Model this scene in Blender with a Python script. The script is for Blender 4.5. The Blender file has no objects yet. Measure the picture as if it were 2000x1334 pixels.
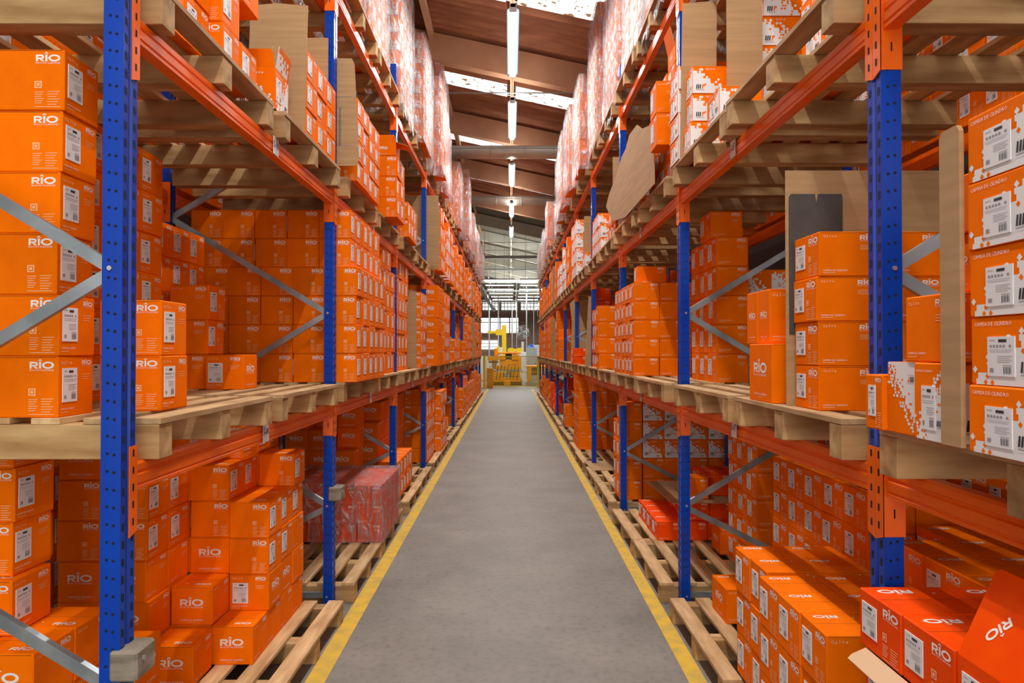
import bpy, math, random
from mathutils import Vector, Matrix
random.seed(11)
R = math.radians
S = bpy.context.scene
C = S.collection

# ---------------------------------------------------------------- camera, world, exposure
EYE = 1.83
FPX = 1404.0
cam = bpy.data.cameras.new('camera'); cam.sensor_width = 36.0; cam.lens = FPX / 2000 * 36
cam.clip_start = 0.05; cam.clip_end = 400
co = bpy.data.objects.new('camera', cam); C.objects.link(co)
co.location = (0, 0, EYE); co.rotation_euler = (R(90 + 0.73), 0, -R(0.12)); S.camera = co

w = bpy.data.worlds.new('world'); S.world = w; w.use_nodes = True
bg = w.node_tree.nodes['Background']; bg.inputs[0].default_value = (1.0, 0.97, 0.93, 1); bg.inputs[1].default_value = 1.6
S.view_settings.view_transform = 'Standard'; S.view_settings.look = 'None'
S.view_settings.exposure = 0.5; S.view_settings.gamma = 1; S.view_settings.use_curve_mapping = False
cy = S.cycles
cy.max_bounces = 7; cy.diffuse_bounces = 4; cy.glossy_bounces = 3; cy.transparent_max_bounces = 14; cy.transmission_bounces = 4
cy.use_denoising = True; cy.sample_clamp_indirect = 6.0; cy.caustics_reflective = False; cy.caustics_refractive = False

def area(name, loc, sx, sy, power, rot=(0, 0, 0), col=(1, .97, .93)):
    l = bpy.data.lights.new(name, 'AREA'); l.shape = 'RECTANGLE'; l.size = sx; l.size_y = sy; l.energy = power; l.color = col
    o = bpy.data.objects.new(name, l); C.objects.link(o); o.location = loc; o.rotation_euler = rot
    return o

# ---------------------------------------------------------------- materials
def nodemat(name, col, rough=0.6, metal=0.0, spec=0.5):
    m = bpy.data.materials.new(name); m.use_nodes = True
    b = m.node_tree.nodes['Principled BSDF']
    b.inputs['Base Color'].default_value = (*col, 1); b.inputs['Roughness'].default_value = rough
    b.inputs['Metallic'].default_value = metal; b.inputs['Specular IOR Level'].default_value = spec
    return m
def noisy(name, c1, c2, scale=(5, 5, 5), rough=0.6, detail=4, bump=0.0, metal=0.0, lo=.35, hi=.65, spec=0.4, coord='Object'):
    m = nodemat(name, c1, rough, metal, spec); nt = m.node_tree; n = nt.nodes; L = nt.links
    b = n['Principled BSDF']
    tc = n.new('ShaderNodeTexCoord'); mp = n.new('ShaderNodeMapping'); mp.inputs['Scale'].default_value = scale
    nz = n.new('ShaderNodeTexNoise'); nz.inputs['Scale'].default_value = 1; nz.inputs['Detail'].default_value = detail
    rp = n.new('ShaderNodeValToRGB'); rp.color_ramp.elements[0].position = lo; rp.color_ramp.elements[1].position = hi
    rp.color_ramp.elements[0].color = (*c1, 1); rp.color_ramp.elements[1].color = (*c2, 1)
    L.new(tc.outputs[coord], mp.inputs[0]); L.new(mp.outputs[0], nz.inputs[0]); L.new(nz.outputs[0], rp.inputs[0])
    L.new(rp.outputs[0], b.inputs['Base Color'])
    if bump:
        bp = n.new('ShaderNodeBump'); bp.inputs['Strength'].default_value = bump; bp.inputs['Distance'].default_value = .01
        L.new(nz.outputs[0], bp.inputs['Height']); L.new(bp.outputs[0], b.inputs['Normal'])
    return m
def emis(name, col, st):
    m = bpy.data.materials.new(name); m.use_nodes = True; nt = m.node_tree
    nt.nodes.remove(nt.nodes['Principled BSDF']); e = nt.nodes.new('ShaderNodeEmission')
    e.inputs[0].default_value = (*col, 1); e.inputs[1].default_value = st
    nt.links.new(e.outputs[0], nt.nodes['Material Output'].inputs[0]); return m
def per_object(m, amt=.12):
    """slight brightness difference from one object to the next"""
    nt = m.node_tree; b = nt.nodes['Principled BSDF']; src = b.inputs['Base Color']
    oi = nt.nodes.new('ShaderNodeObjectInfo'); mr = nt.nodes.new('ShaderNodeMapRange')
    mr.inputs['To Min'].default_value = 1 - amt; mr.inputs['To Max'].default_value = 1 + amt
    hs = nt.nodes.new('ShaderNodeHueSaturation')
    if src.is_linked:
        f = src.links[0].from_socket; nt.links.new(f, hs.inputs['Color'])
    else: hs.inputs['Color'].default_value = src.default_value
    nt.links.new(oi.outputs['Random'], mr.inputs[0]); nt.links.new(mr.outputs[0], hs.inputs['Value']); nt.links.new(hs.outputs[0], src)
    return m

M = {}
M['orange'] = per_object(noisy('carton orange print', (.97, .182, .0), (.92, .165, .0), (14, 14, 14), .65, 3, spec=.06), .07)
M['red'] = per_object(noisy('carton red orange print', (.95, .080, .0), (.90, .066, .0), (14, 14, 14), .55, 3, spec=.08), .05)
M['print'] = nodemat('white print', (.86, .80, .74), .6)
M['faint'] = nodemat('pale orange print', (.92, .50, .26), .6)
M['label'] = nodemat('paper label', (.80, .79, .80), .5)
M['ink'] = nodemat('black ink', (.03, .03, .035), .6)
M['inkgrey'] = nodemat('grey ink', (.30, .29, .31), .6)
M['white'] = nodemat('white carton print', (.82, .81, .80), .5)
M['seam'] = nodemat('carton gap', (.10, .02, .002), .9)
M['kraft'] = noisy('kraft board', (.47, .285, .135), (.40, .24, .11), (3, 3, 40), .8, 3, .05)
M['kraftpale'] = nodemat('pale inner board', (.60, .40, .23), .7)
M['darkpatch'] = noisy('dark grey board', (.055, .05, .045), (.08, .07, .065), (8, 8, 8), .8)
M['wood'] = per_object(noisy('pallet wood', (.40, .225, .09), (.66, .44, .225), (14, 2.2, 14), .75, 6, .25), .16)
M['woodx'] = per_object(noisy('stringer wood', (.32, .17, .06), (.56, .36, .16), (2.2, 14, 14), .75, 6, .25), .18)
M['greywood'] = noisy('weathered wood', (.16, .13, .09), (.36, .31, .24), (6, 6, 20), .8, 5, .3)
M['blue'] = noisy('blue powder coat', (.0, .040, .36), (.0, .050, .42), (3, 3, 3), .25, 2, spec=.35)
M['slot'] = nodemat('slot hole', (.004, .005, .012), .9)
M['beam'] = noisy('orange powder coat', (.95, .150, .003), (.88, .125, .002), (9, 3, 9), .3, 3, spec=.5)
M['steel'] = noisy('galvanised steel', (.28, .32, .34), (.42, .46, .48), (7, 7, 7), .38, 3, metal=.7)
M['bolt'] = nodemat('bolt', (.6, .6, .58), .3, .8)
M['concrete_beam'] = noisy('painted concrete brown', (.66, .36, .21), (.54, .28, .155), (1.2, 1.2, 1.2), .8, 4)
M['white_beam'] = noisy('painted concrete white', (.80, .80, .70), (.70, .70, .60), (1.2, 1.2, 1.2), .8, 4)
M['roof'] = noisy('brown roof sheet', (.42, .165, .075), (.29, .10, .045), (1.5, 6, 3), .7, 5, .2)  # brown sheet whose colour also holds the orange tint of bounced light
M['roofwhite'] = noisy('pale roof sheet', (.34, .32, .25), (.24, .225, .17), (1, 4, 2), .75, 4)
M['duct'] = noisy('duct metal', (.60, .53, .44), (.68, .61, .52), (2, 6, 6), .42, 2, metal=.25)
M['tube'] = emis('lamp tube', (1, .99, .98), 3.5)
M['reflector'] = nodemat('lamp reflector', (.16, .28, .33), .5)
M['lampcase'] = nodemat('lamp case', (.72, .75, .76), .4)
M['yellow'] = noisy('yellow floor paint', (.72, .44, .03), (.48, .33, .08), (9, 9, 9), .7, 8, lo=.4, hi=.72)
M['yellowsteel'] = nodemat('yellow steel', (.90, .62, .01), .4)
M['brickwall'] = noisy('brick wall', (.55, .36, .29), (.46, .28, .22), (1, 1, 9), .9, 4)
M['dark'] = nodemat('dark wall', (.06, .045, .04), .9)
M['pane'] = emis('daylight through glazing', (1, .99, .96), .8)
M['machine'] = noisy('orange machine paint', (.95, .36, .005), (.85, .28, .004), (2, 2, 2), .45)
M['grey'] = nodemat('machine grey', (.30, .32, .32), .5)
M['palegrey'] = nodemat('pale cabinet', (.62, .66, .64), .5)
M['black'] = nodemat('black rubber', (.02, .02, .02), .6)
M['bluetag'] = nodemat('blue motor paint', (.03, .12, .5), .4)
M['wire'] = nodemat('wire', (.35, .33, .30), .5)

def skylight_mat():
    m = emis('dirty skylight pane', (1, 1, .98), 1.25); nt = m.node_tree; n = nt.nodes; L = nt.links
    e = [x for x in n if x.type == 'EMISSION'][0]
    tc = n.new('ShaderNodeTexCoord'); nz = n.new('ShaderNodeTexNoise'); nz.inputs['Scale'].default_value = 7; nz.inputs['Detail'].default_value = 6
    rp = n.new('ShaderNodeValToRGB'); rp.color_ramp.elements[0].position = .36; rp.color_ramp.elements[1].position = .42
    rp.color_ramp.elements[0].color = (.22, .12, .05, 1); rp.color_ramp.elements[1].color = (1, .99, .95, 1)
    L.new(tc.outputs['Object'], nz.inputs[0]); L.new(nz.outputs[0], rp.inputs[0]); L.new(rp.outputs[0], e.inputs[0]); return m
M['skylight'] = skylight_mat()

def floor_mat():
    m = nodemat('worn concrete floor', (.2, .19, .18), .55, spec=.3); nt = m.node_tree; n = nt.nodes; L = nt.links
    b = n['Principled BSDF']; tc = n.new('ShaderNodeTexCoord')
    a = n.new('ShaderNodeTexNoise'); a.inputs['Scale'].default_value = 1.3; a.inputs['Detail'].default_value = 9; a.inputs['Roughness'].default_value = .65
    r1 = n.new('ShaderNodeValToRGB'); r1.color_ramp.elements[0].position = .32; r1.color_ramp.elements[1].position = .7
    r1.color_ramp.elements[0].color = (.165, .150, .128, 1); r1.color_ramp.elements[1].color = (.275, .250, .222, 1)
    f = n.new('ShaderNodeTexNoise'); f.inputs['Scale'].default_value = 22; f.inputs['Detail'].default_value = 5
    r2 = n.new('ShaderNodeValToRGB'); r2.color_ramp.elements[0].position = .25; r2.color_ramp.elements[1].position = .5
    r2.color_ramp.elements[0].color = (.70, .69, .67, 1); r2.color_ramp.elements[1].color = (1, 1, 1, 1)
    mx = n.new('ShaderNodeMixRGB'); mx.blend_type = 'MULTIPLY'; mx.inputs[0].default_value = .8
    L.new(tc.outputs['Object'], a.inputs[0]); L.new(tc.outputs['Object'], f.inputs[0]); L.new(a.outputs[0], r1.inputs[0]); L.new(f.outputs[0], r2.inputs[0])
    L.new(r1.outputs[0], mx.inputs[1]); L.new(r2.outputs[0], mx.inputs[2]); L.new(mx.outputs[0], b.inputs['Base Color'])
    bp = n.new('ShaderNodeBump'); bp.inputs['Strength'].default_value = .12; L.new(f.outputs[0], bp.inputs['Height']); L.new(bp.outputs[0], b.inputs['Normal'])
    rr = n.new('ShaderNodeMapRange'); rr.inputs['To Min'].default_value = .42; rr.inputs['To Max'].default_value = .68
    L.new(a.outputs[0], rr.inputs[0]); L.new(rr.outputs[0], b.inputs['Roughness'])
    return m
M['floor'] = floor_mat()

def film_mat():
    """crumpled clear stretch film: mostly see-through, crease highlights painted in as broad silvery streaks"""
    m = bpy.data.materials.new('clear stretch film'); m.use_nodes = True; nt = m.node_tree; n = nt.nodes; L = nt.links
    n.remove(n['Principled BSDF']); out = n['Material Output']
    tc = n.new('ShaderNodeTexCoord'); mp = n.new('ShaderNodeMapping'); mp.inputs['Scale'].default_value = (5, 5, 1.6)
    mp.inputs['Rotation'].default_value = (.5, .35, 0)
    nz = n.new('ShaderNodeTexNoise'); nz.inputs['Scale'].default_value = 2.6; nz.inputs['Detail'].default_value = 7; nz.inputs['Distortion'].default_value = 1.6
    L.new(tc.outputs['Object'], mp.inputs[0]); L.new(mp.outputs[0], nz.inputs[0])
    bp = n.new('ShaderNodeBump'); bp.inputs['Strength'].default_value = 1.0; bp.inputs['Distance'].default_value = .05
    L.new(nz.outputs[0], bp.inputs['Height'])
    g = n.new('ShaderNodeBsdfGlossy'); g.inputs['Roughness'].default_value = .22; g.inputs['Color'].default_value = (.75, .75, .76, 1)
    d = n.new('ShaderNodeBsdfTranslucent'); d.inputs['Color'].default_value = (.6, .58, .58, 1)
    df = n.new('ShaderNodeBsdfDiffuse'); df.inputs['Color'].default_value = (.6, .59, .6, 1)
    L.new(bp.outputs[0], g.inputs['Normal']); L.new(bp.outputs[0], df.inputs['Normal'])
    t = n.new('ShaderNodeBsdfTransparent'); t.inputs['Color'].default_value = (.97, .97, .97, 1)
    m0 = n.new('ShaderNodeMixShader'); m0.inputs[0].default_value = .35; L.new(df.outputs[0], m0.inputs[1]); L.new(d.outputs[0], m0.inputs[2])
    m1 = n.new('ShaderNodeMixShader'); m1.inputs[0].default_value = .45; L.new(m0.outputs[0], m1.inputs[1]); L.new(g.outputs[0], m1.inputs[2])
    rp = n.new('ShaderNodeValToRGB'); e = rp.color_ramp.elements
    e[0].position = .36; e[0].color = (.10, .10, .10, 1); e[1].position = .50; e[1].color = (.36, .36, .36, 1)
    x = e.new(.54); x.color = (.88, .88, .88, 1); x = e.new(.58); x.color = (.22, .22, .22, 1); x = e.new(.68); x.color = (.60, .60, .60, 1)  # opacity peaks paint in the silvery highlights
    L.new(nz.outputs[0], rp.inputs[0])
    m2 = n.new('ShaderNodeMixShader'); L.new(rp.outputs[0], m2.inputs[0]); L.new(t.outputs[0], m2.inputs[1]); L.new(m1.outputs[0], m2.inputs[2])
    L.new(m2.outputs[0], out.inputs[0]); return m
M['film'] = film_mat()

# ---------------------------------------------------------------- mesh builder
class MB:
    def __init__(s): s.v = []; s.f = []; s.m = []; s.mats = []
    def mi(s, m):
        if m not in s.mats: s.mats.append(m)
        return s.mats.index(m)
    def add(s, vs, fs, m):
        k = len(s.v); i = s.mi(m); s.v += [tuple(p) for p in vs]
        for f in fs: s.f.append([k + a for a in f]); s.m.append(i)
    def box(s, x0, x1, y0, y1, z0, z1, m):
        if x0 > x1: x0, x1 = x1, x0
        if y0 > y1: y0, y1 = y1, y0
        if z0 > z1: z0, z1 = z1, z0
        s.add([(x0, y0, z0), (x1, y0, z0), (x1, y1, z0), (x0, y1, z0), (x0, y0, z1), (x1, y0, z1), (x1, y1, z1), (x0, y1, z1)],
              [(0, 3, 2, 1), (4, 5, 6, 7), (0, 1, 5, 4), (1, 2, 6, 5), (2, 3, 7, 6), (3, 0, 4, 7)], m)
    def cbox(s, x0, x1, y0, y1, z0, z1, m, c=.003):
        """box with chamfered edges"""
        if x0 > x1: x0, x1 = x1, x0
        if y0 > y1: y0, y1 = y1, y0
        X, Y, Z = (x0, x1), (y0, y1), (z0, z1); vs = []; idx = {}
        for a in (0, 1):
            for b in (0, 1):
                for d in (0, 1):
                    sx, sy, sz = (1, -1)[a], (1, -1)[b], (1, -1)[d]
                    for ax in range(3):
                        p = [X[a] + sx * c, Y[b] + sy * c, Z[d] + sz * c]; p[ax] = (X[a], Y[b], Z[d])[ax]
                        idx[(a, b, d, ax)] = len(vs); vs.append(p)
        fs = []
        for ax in range(3):
            o = [k for k in range(3) if k != ax]
            for e in (0, 1):
                q = []
                for (u, v) in ((0, 0), (1, 0), (1, 1), (0, 1)):
                    t = [0, 0, 0]; t[ax] = e; t[o[0]] = u; t[o[1]] = v; q.append(idx[(t[0], t[1], t[2], ax)])
                if (e == 0) != (ax == 1): q = q[::-1]
                fs.append(q)
        for ax in range(3):
            o = [k for k in range(3) if k != ax]
            for u in (0, 1):
                for v in (0, 1):
                    t0 = [0, 0, 0]; t0[o[0]] = u; t0[o[1]] = v; t1 = list(t0); t1[ax] = 1
                    q = [idx[(*t0, o[0])], idx[(*t1, o[0])], idx[(*t1, o[1])], idx[(*t0, o[1])]]
                    if ((u + v) % 2 == 0) != (ax == 1): q = q[::-1]
                    fs.append(q)
        for a in (0, 1):
            for b in (0, 1):
                for d in (0, 1): fs.append([idx[(a, b, d, k)] for k in ((0, 1, 2) if (a + b + d) % 2 else (0, 2, 1))])
        s.add(vs, fs, m)
    def sweep(s, prof, p0, p1, up, m, cap=True):
        p0 = Vector(p0); p1 = Vector(p1); d = (p1 - p0).normalized(); side = d.cross(Vector(up)).normalized(); u = side.cross(d)
        n = len(prof); vs = []
        for p in (p0, p1): vs += [p + side * a + u * b for a, b in prof]
        fs = [(i, (i + 1) % n, n + (i + 1) % n, n + i) for i in range(n)]
        if cap: fs += [tuple(range(n))[::-1], tuple(range(n, 2 * n))]
        s.add(vs, fs, m)
    def rod(s, p0, p1, r, m, n=10, r1=None):
        up = (0, 0, 1) if abs((Vector(p1) - Vector(p0)).normalized().z) < .9 else (1, 0, 0)
        p0 = Vector(p0); p1 = Vector(p1); d = (p1 - p0).normalized(); a = d.cross(Vector(up)).normalized(); b = a.cross(d); r1 = r if r1 is None else r1
        vs = [p0 + (a * math.cos(t) + b * math.sin(t)) * r for t in [2 * math.pi * i / n for i in range(n)]]
        vs += [p1 + (a * math.cos(t) + b * math.sin(t)) * r1 for t in [2 * math.pi * i / n for i in range(n)]]
        s.add(vs, [(i, (i + 1) % n, n + (i + 1) % n, n + i) for i in range(n)] + [tuple(range(n))[::-1], tuple(range(n, 2 * n))], m)
    def mesh(s, name):
        me = bpy.data.meshes.new(name); me.from_pydata(s.v, [], s.f)
        for k in s.mats: me.materials.append(M[k])
        me.polygons.foreach_set('material_index', s.m); me.update(); return me
    def build(s, name, parent=None, loc=None):
        o = bpy.data.objects.new(name, s.mesh(name)); C.objects.link(o)
        if parent: o.parent = parent
        if loc: o.location = loc
        return o
def tag(o, label=None, cat=None, group=None, kind=None):
    if label: o['label'] = label
    if cat: o['category'] = cat
    if group: o['group'] = group
    if kind: o['kind'] = kind
    return o
def empty(name, loc, rz=0):
    o = bpy.data.objects.new(name, None); C.objects.link(o); o.location = loc; o.rotation_euler = (0, 0, rz); o.empty_display_size = .1; return o
def kids(o): return [c for c in CH.get(o.name, [])]
CH = {}
def par(o, p): o.parent = p; CH.setdefault(p.name, []).append(o); return o
def copy_tree(o, parent=None):
    c = o.copy(); C.objects.link(c)
    if parent: par(c, parent)
    for k in list(CH.get(o.name, [])): copy_tree(k, c)
    return c
def struct(mb, name, kind='structure', label=None):
    return tag(mb.build(name), label, kind=kind)

ORD = ['first', 'second', 'third', 'fourth', 'fifth', 'sixth', 'seventh', 'eighth', 'ninth', 'tenth', 'eleventh', 'twelfth', 'thirteenth', 'fourteenth', 'fifteenth', 'sixteenth', 'seventeenth', 'eighteenth', 'nineteenth', 'twentieth']
# ---------------------------------------------------------------- rack numbers (metres, eye above the origin, looking along +y)
XF = {-1: 1.27, 1: 1.218}       # aisle faces of the two racks
F0, BAY, PW, PD = 2.35, 2.8, .09, .066
RD = 1.24                       # rack depth
LEV = [1.45, 2.98, 4.505]       # tops of the beams
PT = [.144] + [z + .144 for z in LEV]   # tops of the pallets
NF = 11
SIDE = {-1: 'left', 1: 'right'}
def FY(i): return F0 + BAY * i
# ================================================================ building shell
b = MB(); b.box(-7, 7, -6, 70, -.12, 0, 'floor'); struct(b, 'floor')
# joint lines sawn in the floor, yellow lines painted on it
b = MB()
for y in (7.57, 14.6, 21.6, 28.6): b.box(-1.02, .98, y, y + .012, 0, .0012, 'inkgrey')
struct(b, 'trim_1', label='sawn joint across the concrete aisle')
for s, x0, x1, n in ((-1, -1.135, -1.025, 2), (1, .985, 1.085, 3)):
    b = MB(); b.box(x0, x1, 1.5, 34.5, 0, .0018, 'yellow'); struct(b, 'trim_%d' % n, label='yellow line painted along the aisle')
b = MB(); b.box(-4.0, -3.85, -3, 31, 0, 9.5, 'dark'); b.box(-7, -3.85, 31, 31.15, 0, 9.5, 'dark'); b.box(-7.15, -7, 31, 70, 0, 9.5, 'roofwhite'); struct(b, 'wall_left')  # dark wall behind the rack added to block stray light; pale hall side
b = MB(); b.box(3.85, 4.0, -3, 31, 0, 9.5, 'dark'); b.box(3.85, 7, 31, 31.15, 0, 9.5, 'dark'); b.box(7, 7.15, 31, 70, 0, 9.5, 'roofwhite'); struct(b, 'wall_right')  # right-hand dark wall likewise added as a light block; pale hall side
# end wall, brick with long windows
YW = 62.0
b = MB()
b.box(-7, 7, YW, YW + .3, 0, 3.3, 'brickwall'); b.box(-7, 7, YW, YW + .3, 4.7, 9.5, 'brickwall')
b.box(-7, -2.6, YW, YW + .3, 3.3, 4.7, 'brickwall'); b.box(.75, 7, YW, YW + .3, 3.3, 4.7, 'brickwall')
struct(b, 'wall_back')
b = MB(); b.box(-2.6, .75, YW + .12, YW + .14, 3.3, 4.7, 'pane'); o = struct(b, 'window_1')
b = MB()
for x in (-2.6, -1.75, -.9, -.08, .72): b.box(x - .04, x + .04, YW, YW + .12, 3.3, 4.7, 'grey')
for z in (3.3, 4.25, 4.66): b.box(-2.6, .75, YW, YW + .12, z, z + .05, 'grey')
b.build('window_frame', o)
b = MB(); b.box(-2.6, -1.0, YW - .06, YW - .04, 1.9, 2.75, 'pane'); o = struct(b, 'window_2')
b = MB()
for z in (1.9, 2.15, 2.42, 2.72): b.box(-2.6, -1.0, YW - .10, YW - .05, z, z + .04, 'grey')
for x in (-2.6, -1.8, -1.0): b.box(x - .03, x + .03, YW - .10, YW - .05, 1.9, 2.75, 'grey')
b.build('window_frame', o)
b = MB()
for x in (-2.4, -.8, .9, 2.4): b.box(x, x + 1.4, YW - .04, YW - .02, 5.3, 6.2, 'pane')
o = struct(b, 'window_3')
b = MB()
for k in range(24): b.box(-2.5 + k * .28, -2.46 + k * .28, YW - .1, YW - .05, 5.25, 6.25, 'grey')
for z in (5.28, 5.58, 5.88, 6.18): b.box(-2.5, 4, YW - .1, YW - .05, z, z + .05, 'grey')
b.build('window_frame', o)

# roof: rises to the left, corrugated sheets over concrete rafters
SL = -.215
def roofz(x): return 7.86 + SL * x
def corrug(y0, y1, mat, pitch=.22, amp=.06, x0=-5.5, x1=5.5):
    b = MB(); n = int((y1 - y0) / (pitch / 4)); vs = []; fs = []
    for i in range(n + 1):
        y = y0 + (y1 - y0) * i / n; dz = amp * math.sin(2 * math.pi * i / 4)
        vs += [(x0, y, roofz(x0) + dz), (x1, y, roofz(x1) + dz)]
        if i: k = 2 * i; fs.append((k - 2, k - 1, k + 1, k))
    b.add(vs, fs, mat); return b
RY = [14.2 + 4.65 * k for k in range(-3, 11)]
SKY = [16.2 + 4.65 * k for k in range(-3, 3)]
edges = [-1.5]
for y in SKY: edges += [y, y + .85]
edges.append(29.0)
for k in range(0, len(edges), 2): struct(corrug(edges[k], edges[k + 1], 'roof'), 'ceiling')
struct(corrug(29.0, YW, 'roofwhite', x0=-7, x1=7), 'ceiling')
for k, y in enumerate(SKY):
    b = MB()
    for x0, x1 in ((-5.4, -3.2), (-3.1, -.08), (.12, 3.0), (3.1, 5.4)):
        b.add([(x0, y, roofz(x0)), (x1, y, roofz(x1)), (x1, y + .85, roofz(x1)), (x0, y + .85, roofz(x0))], [(0, 1, 2, 3)], 'skylight')
    b.add([(-5.5, y - .05, roofz(-5.5) + .075), (5.5, y - .05, roofz(5.5) + .075), (5.5, y + .9, roofz(5.5) + .075), (-5.5, y + .9, roofz(-5.5) + .075)], [(0, 1, 2, 3)], 'dark')  # unseen sheet added over the panes against sky light leaking in
    o = struct(b, 'window_%d' % (k + 4), label='dirty skylight strip in the roof')
for y in RY:
    mat = 'concrete_beam' if y < 30 else 'white_beam'
    b = MB(); h0, h1 = (.1, .62) if y < 30 else (.1, .60)
    vs = []
    for x in (-5.5, 5.5):
        z = roofz(x); vs += [(x, y - .12, z - h1), (x, y + .12, z - h1), (x, y + .16, z - h0), (x, y - .16, z - h0)]
    b.add(vs, [(0, 3, 2, 1), (4, 5, 6, 7), (0, 1, 5, 4), (1, 2, 6, 5), (2, 3, 7, 6), (3, 0, 4, 7)], mat)
    struct(b, 'ceiling_beam')
# purlins along the aisle and the lamp rail
for x in (-2.9, -1.55, 2.6):
    b = MB(); z = roofz(x) - .1
    b.box(x - .05, x + .05, -1, 61, z - .16, z, 'concrete_beam'); struct(b, 'ceiling_beam')
b = MB()
b.box(-.01, .07, -1, 30, 7.22, 7.34, 'concrete_beam'); struct(b, 'ceiling_beam')
b = MB(); b.box(-.0, .07, 30, 61, 7.22, 7.32, 'white_beam'); struct(b, 'ceiling_beam')
# tie rods across
for k, y in enumerate((9.0, 13.8, 17.6, 23.2)):
    b = MB(); b.rod((-4, y, 6.80), (4, y, 6.80 if k else 6.72), .012, 'grey', 6); tag(b.build('tie_rod'), '%s thin dark tie rod across the brown roof, counted from the camera' % ORD[k], 'tie rod', 'tie rods under the roof')
for k, y in enumerate((32.6, 35.2, 38.5, 42.0)):
    b = MB(); b.rod((-4, y, 6.75), (4, y, 6.75), .012, 'grey', 6); tag(b.build('tie_rod'), '%s thin tie rod across the pale roof beyond the racks' % ORD[k], 'tie rod', 'tie rods under the roof')

# ventilation ducts across the hall
for k, (y, z, r) in enumerate(((17.95, 6.80, .165), (23.9, 6.83, .165))):
    rt = empty('ventilation_duct', (0, y, z)); tag(rt, ('round metal duct across the aisle, nearer one with wire over it', 'round metal duct across the aisle, lower and farther one')[k], 'duct', 'round ducts under the roof')
    b = MB(); b.rod((-4.2, 0, 0), (4.2, 0, 0), r, 'duct', 28); par(b.build('pipe'), rt); rt.children
    b = MB()
    for x in (-2.9, -1.7, -.5, .35, 1.6, 2.8): b.rod((x, 0, 0), (x + .03, 0, 0), r + .012, 'duct', 28)
    o = par(b.build('joint_band'), rt)
    for me in (CH[rt.name][0].data, o.data):
        for p in me.polygons: p.use_smooth = len(p.vertices) == 4

# fluorescent lamps on the rail
def lamp(y0, y1, k, X, far=False):
    rt = empty('fluorescent_lamp', (X, (y0 + y1) / 2, 6.49)); L = y1 - y0
    tag(rt, ('%s white two-tube lamp over the next aisle behind the ' + ('left' if X < 0 else 'right') + ' rack' if far else '%s white two-tube lamp over the aisle, counted from the camera') % ORD[k], 'lamp', 'fluorescent lamps in rows')
    b = MB(); b.box(-.035, .035, -L / 2, L / 2, .035, .085, 'lampcase')
    b.box(-.05, .05, -L / 2, -L / 2 + .03, -.02, .08, 'lampcase'); b.box(-.05, .05, L / 2 - .03, L / 2, -.02, .08, 'lampcase'); par(b.build('housing'), rt)
    b = MB()
    for s in (-1, 1):
        vs = [(s * .03, -L / 2, .05), (s * .03, L / 2, .05), (s * .085, L / 2, -.005), (s * .085, -L / 2, -.005), (s * .088, -L / 2, -.005), (s * .088, L / 2, -.005), (s * .03, L / 2, .06), (s * .03, -L / 2, .06)]
        b.add(vs, [(0, 1, 2, 3), (3, 2, 5, 4), (4, 5, 6, 7)], 'reflector')
    par(b.build('reflector'), rt)
    for s in (-1, 1):
        b = MB(); b.rod((s * .032, -L / 2 + .04, 0), (s * .032, L / 2 - .04, 0), .019, 'tube', 10); par(b.build('tube'), rt)
    b = MB()
    for yy in (-L * .3, L * .3): b.rod((0, yy, .08), (0, yy, .72), .004, 'wire', 5)
    par(b.build('suspension_wire'), rt)
    area('lamp_light', (X, (y0 + y1) / 2, 6.485), .02, L, LAMPW); area('lamp_uplight', (X, (y0 + y1) / 2, 6.60), .02, L, LAMPW * .17, rot=(math.pi, 0, 0))  # second light is an upward fill added above the housing to brighten the roof
LAMPW = 90
LAMPS = [(-1.7, .7), (2.0, 4.4), (5.9, 8.3), (9.76, 12.16), (13.4, 15.8), (17.9, 20.3), (22.6, 25.0), (27.0, 29.4)]
for k, (a, c) in enumerate(LAMPS): lamp(a, c, k, .035)
# ================================================================ rack
def upright_mb(s, top=5.02):
    """perforated post, local: aisle face at x=0 looking to -s*x ; s=-1 left rack (aisle towards +x)"""
    b = MB(); a = s                     # depth grows in direction a (away from the aisle)
    P = PD; Y = PW
    # profile: two raised bands with a groove between them on the aisle face, sides, open back
    pr = [(0, 0), (0, .033), (.008, .038), (.008, .052), (0, .057), (0, Y), (P, Y), (P, Y - .02), (P - .004, Y - .02), (P - .004, Y - .003), (.012, Y - .003), (.012, .003), (P - .004, .003), (P - .004, .02), (P, .02), (P, 0)]
    vs = [(a * x, y, z) for z in (0.0, top) for x, y in pr]; n = len(pr)
    fs = [(i, (i + 1) % n, n + (i + 1) % n, n + i) for i in range(n)]
    if a > 0: fs = [f[::-1] for f in fs]
    b.add(vs, fs, 'blue')
    e = .0007
    z = .09; k = 0
    while z < top - .05:
        for yc, dz in ((.017, 0), (.073, .010)):
            b.add([(-a * e, yc - .007, z + dz), (-a * e, yc + .007, z + dz - .004), (-a * e, yc + .007, z + dz + .022), (-a * e, yc - .007, z + dz + .026)], [(0, 1, 2, 3)], 'slot')
        for xc, dz in ((.022, 0), (.044, .004)):
            c = [(a * (xc + .0052 * math.cos(t)), -e, z + .02 + dz + .0052 * math.sin(t)) for t in [math.pi / 4 * i for i in range(8)]]
            b.add(c, [tuple(range(8))], 'slot')
        z += .0575
    return b
def brace_mb(p0, p1):
    b = MB(); prof = [(-.02, -.012), (.02, -.012), (.02, .012), (.016, .012), (.016, -.008), (-.016, -.008), (-.016, .012), (-.02, .012)]
    b.sweep(prof, p0, p1, (0, 1, 0), 'steel')
    prof = [(-.004, .004), (.004, .004), (.004, .011), (-.004, .011)]
    return b
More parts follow.
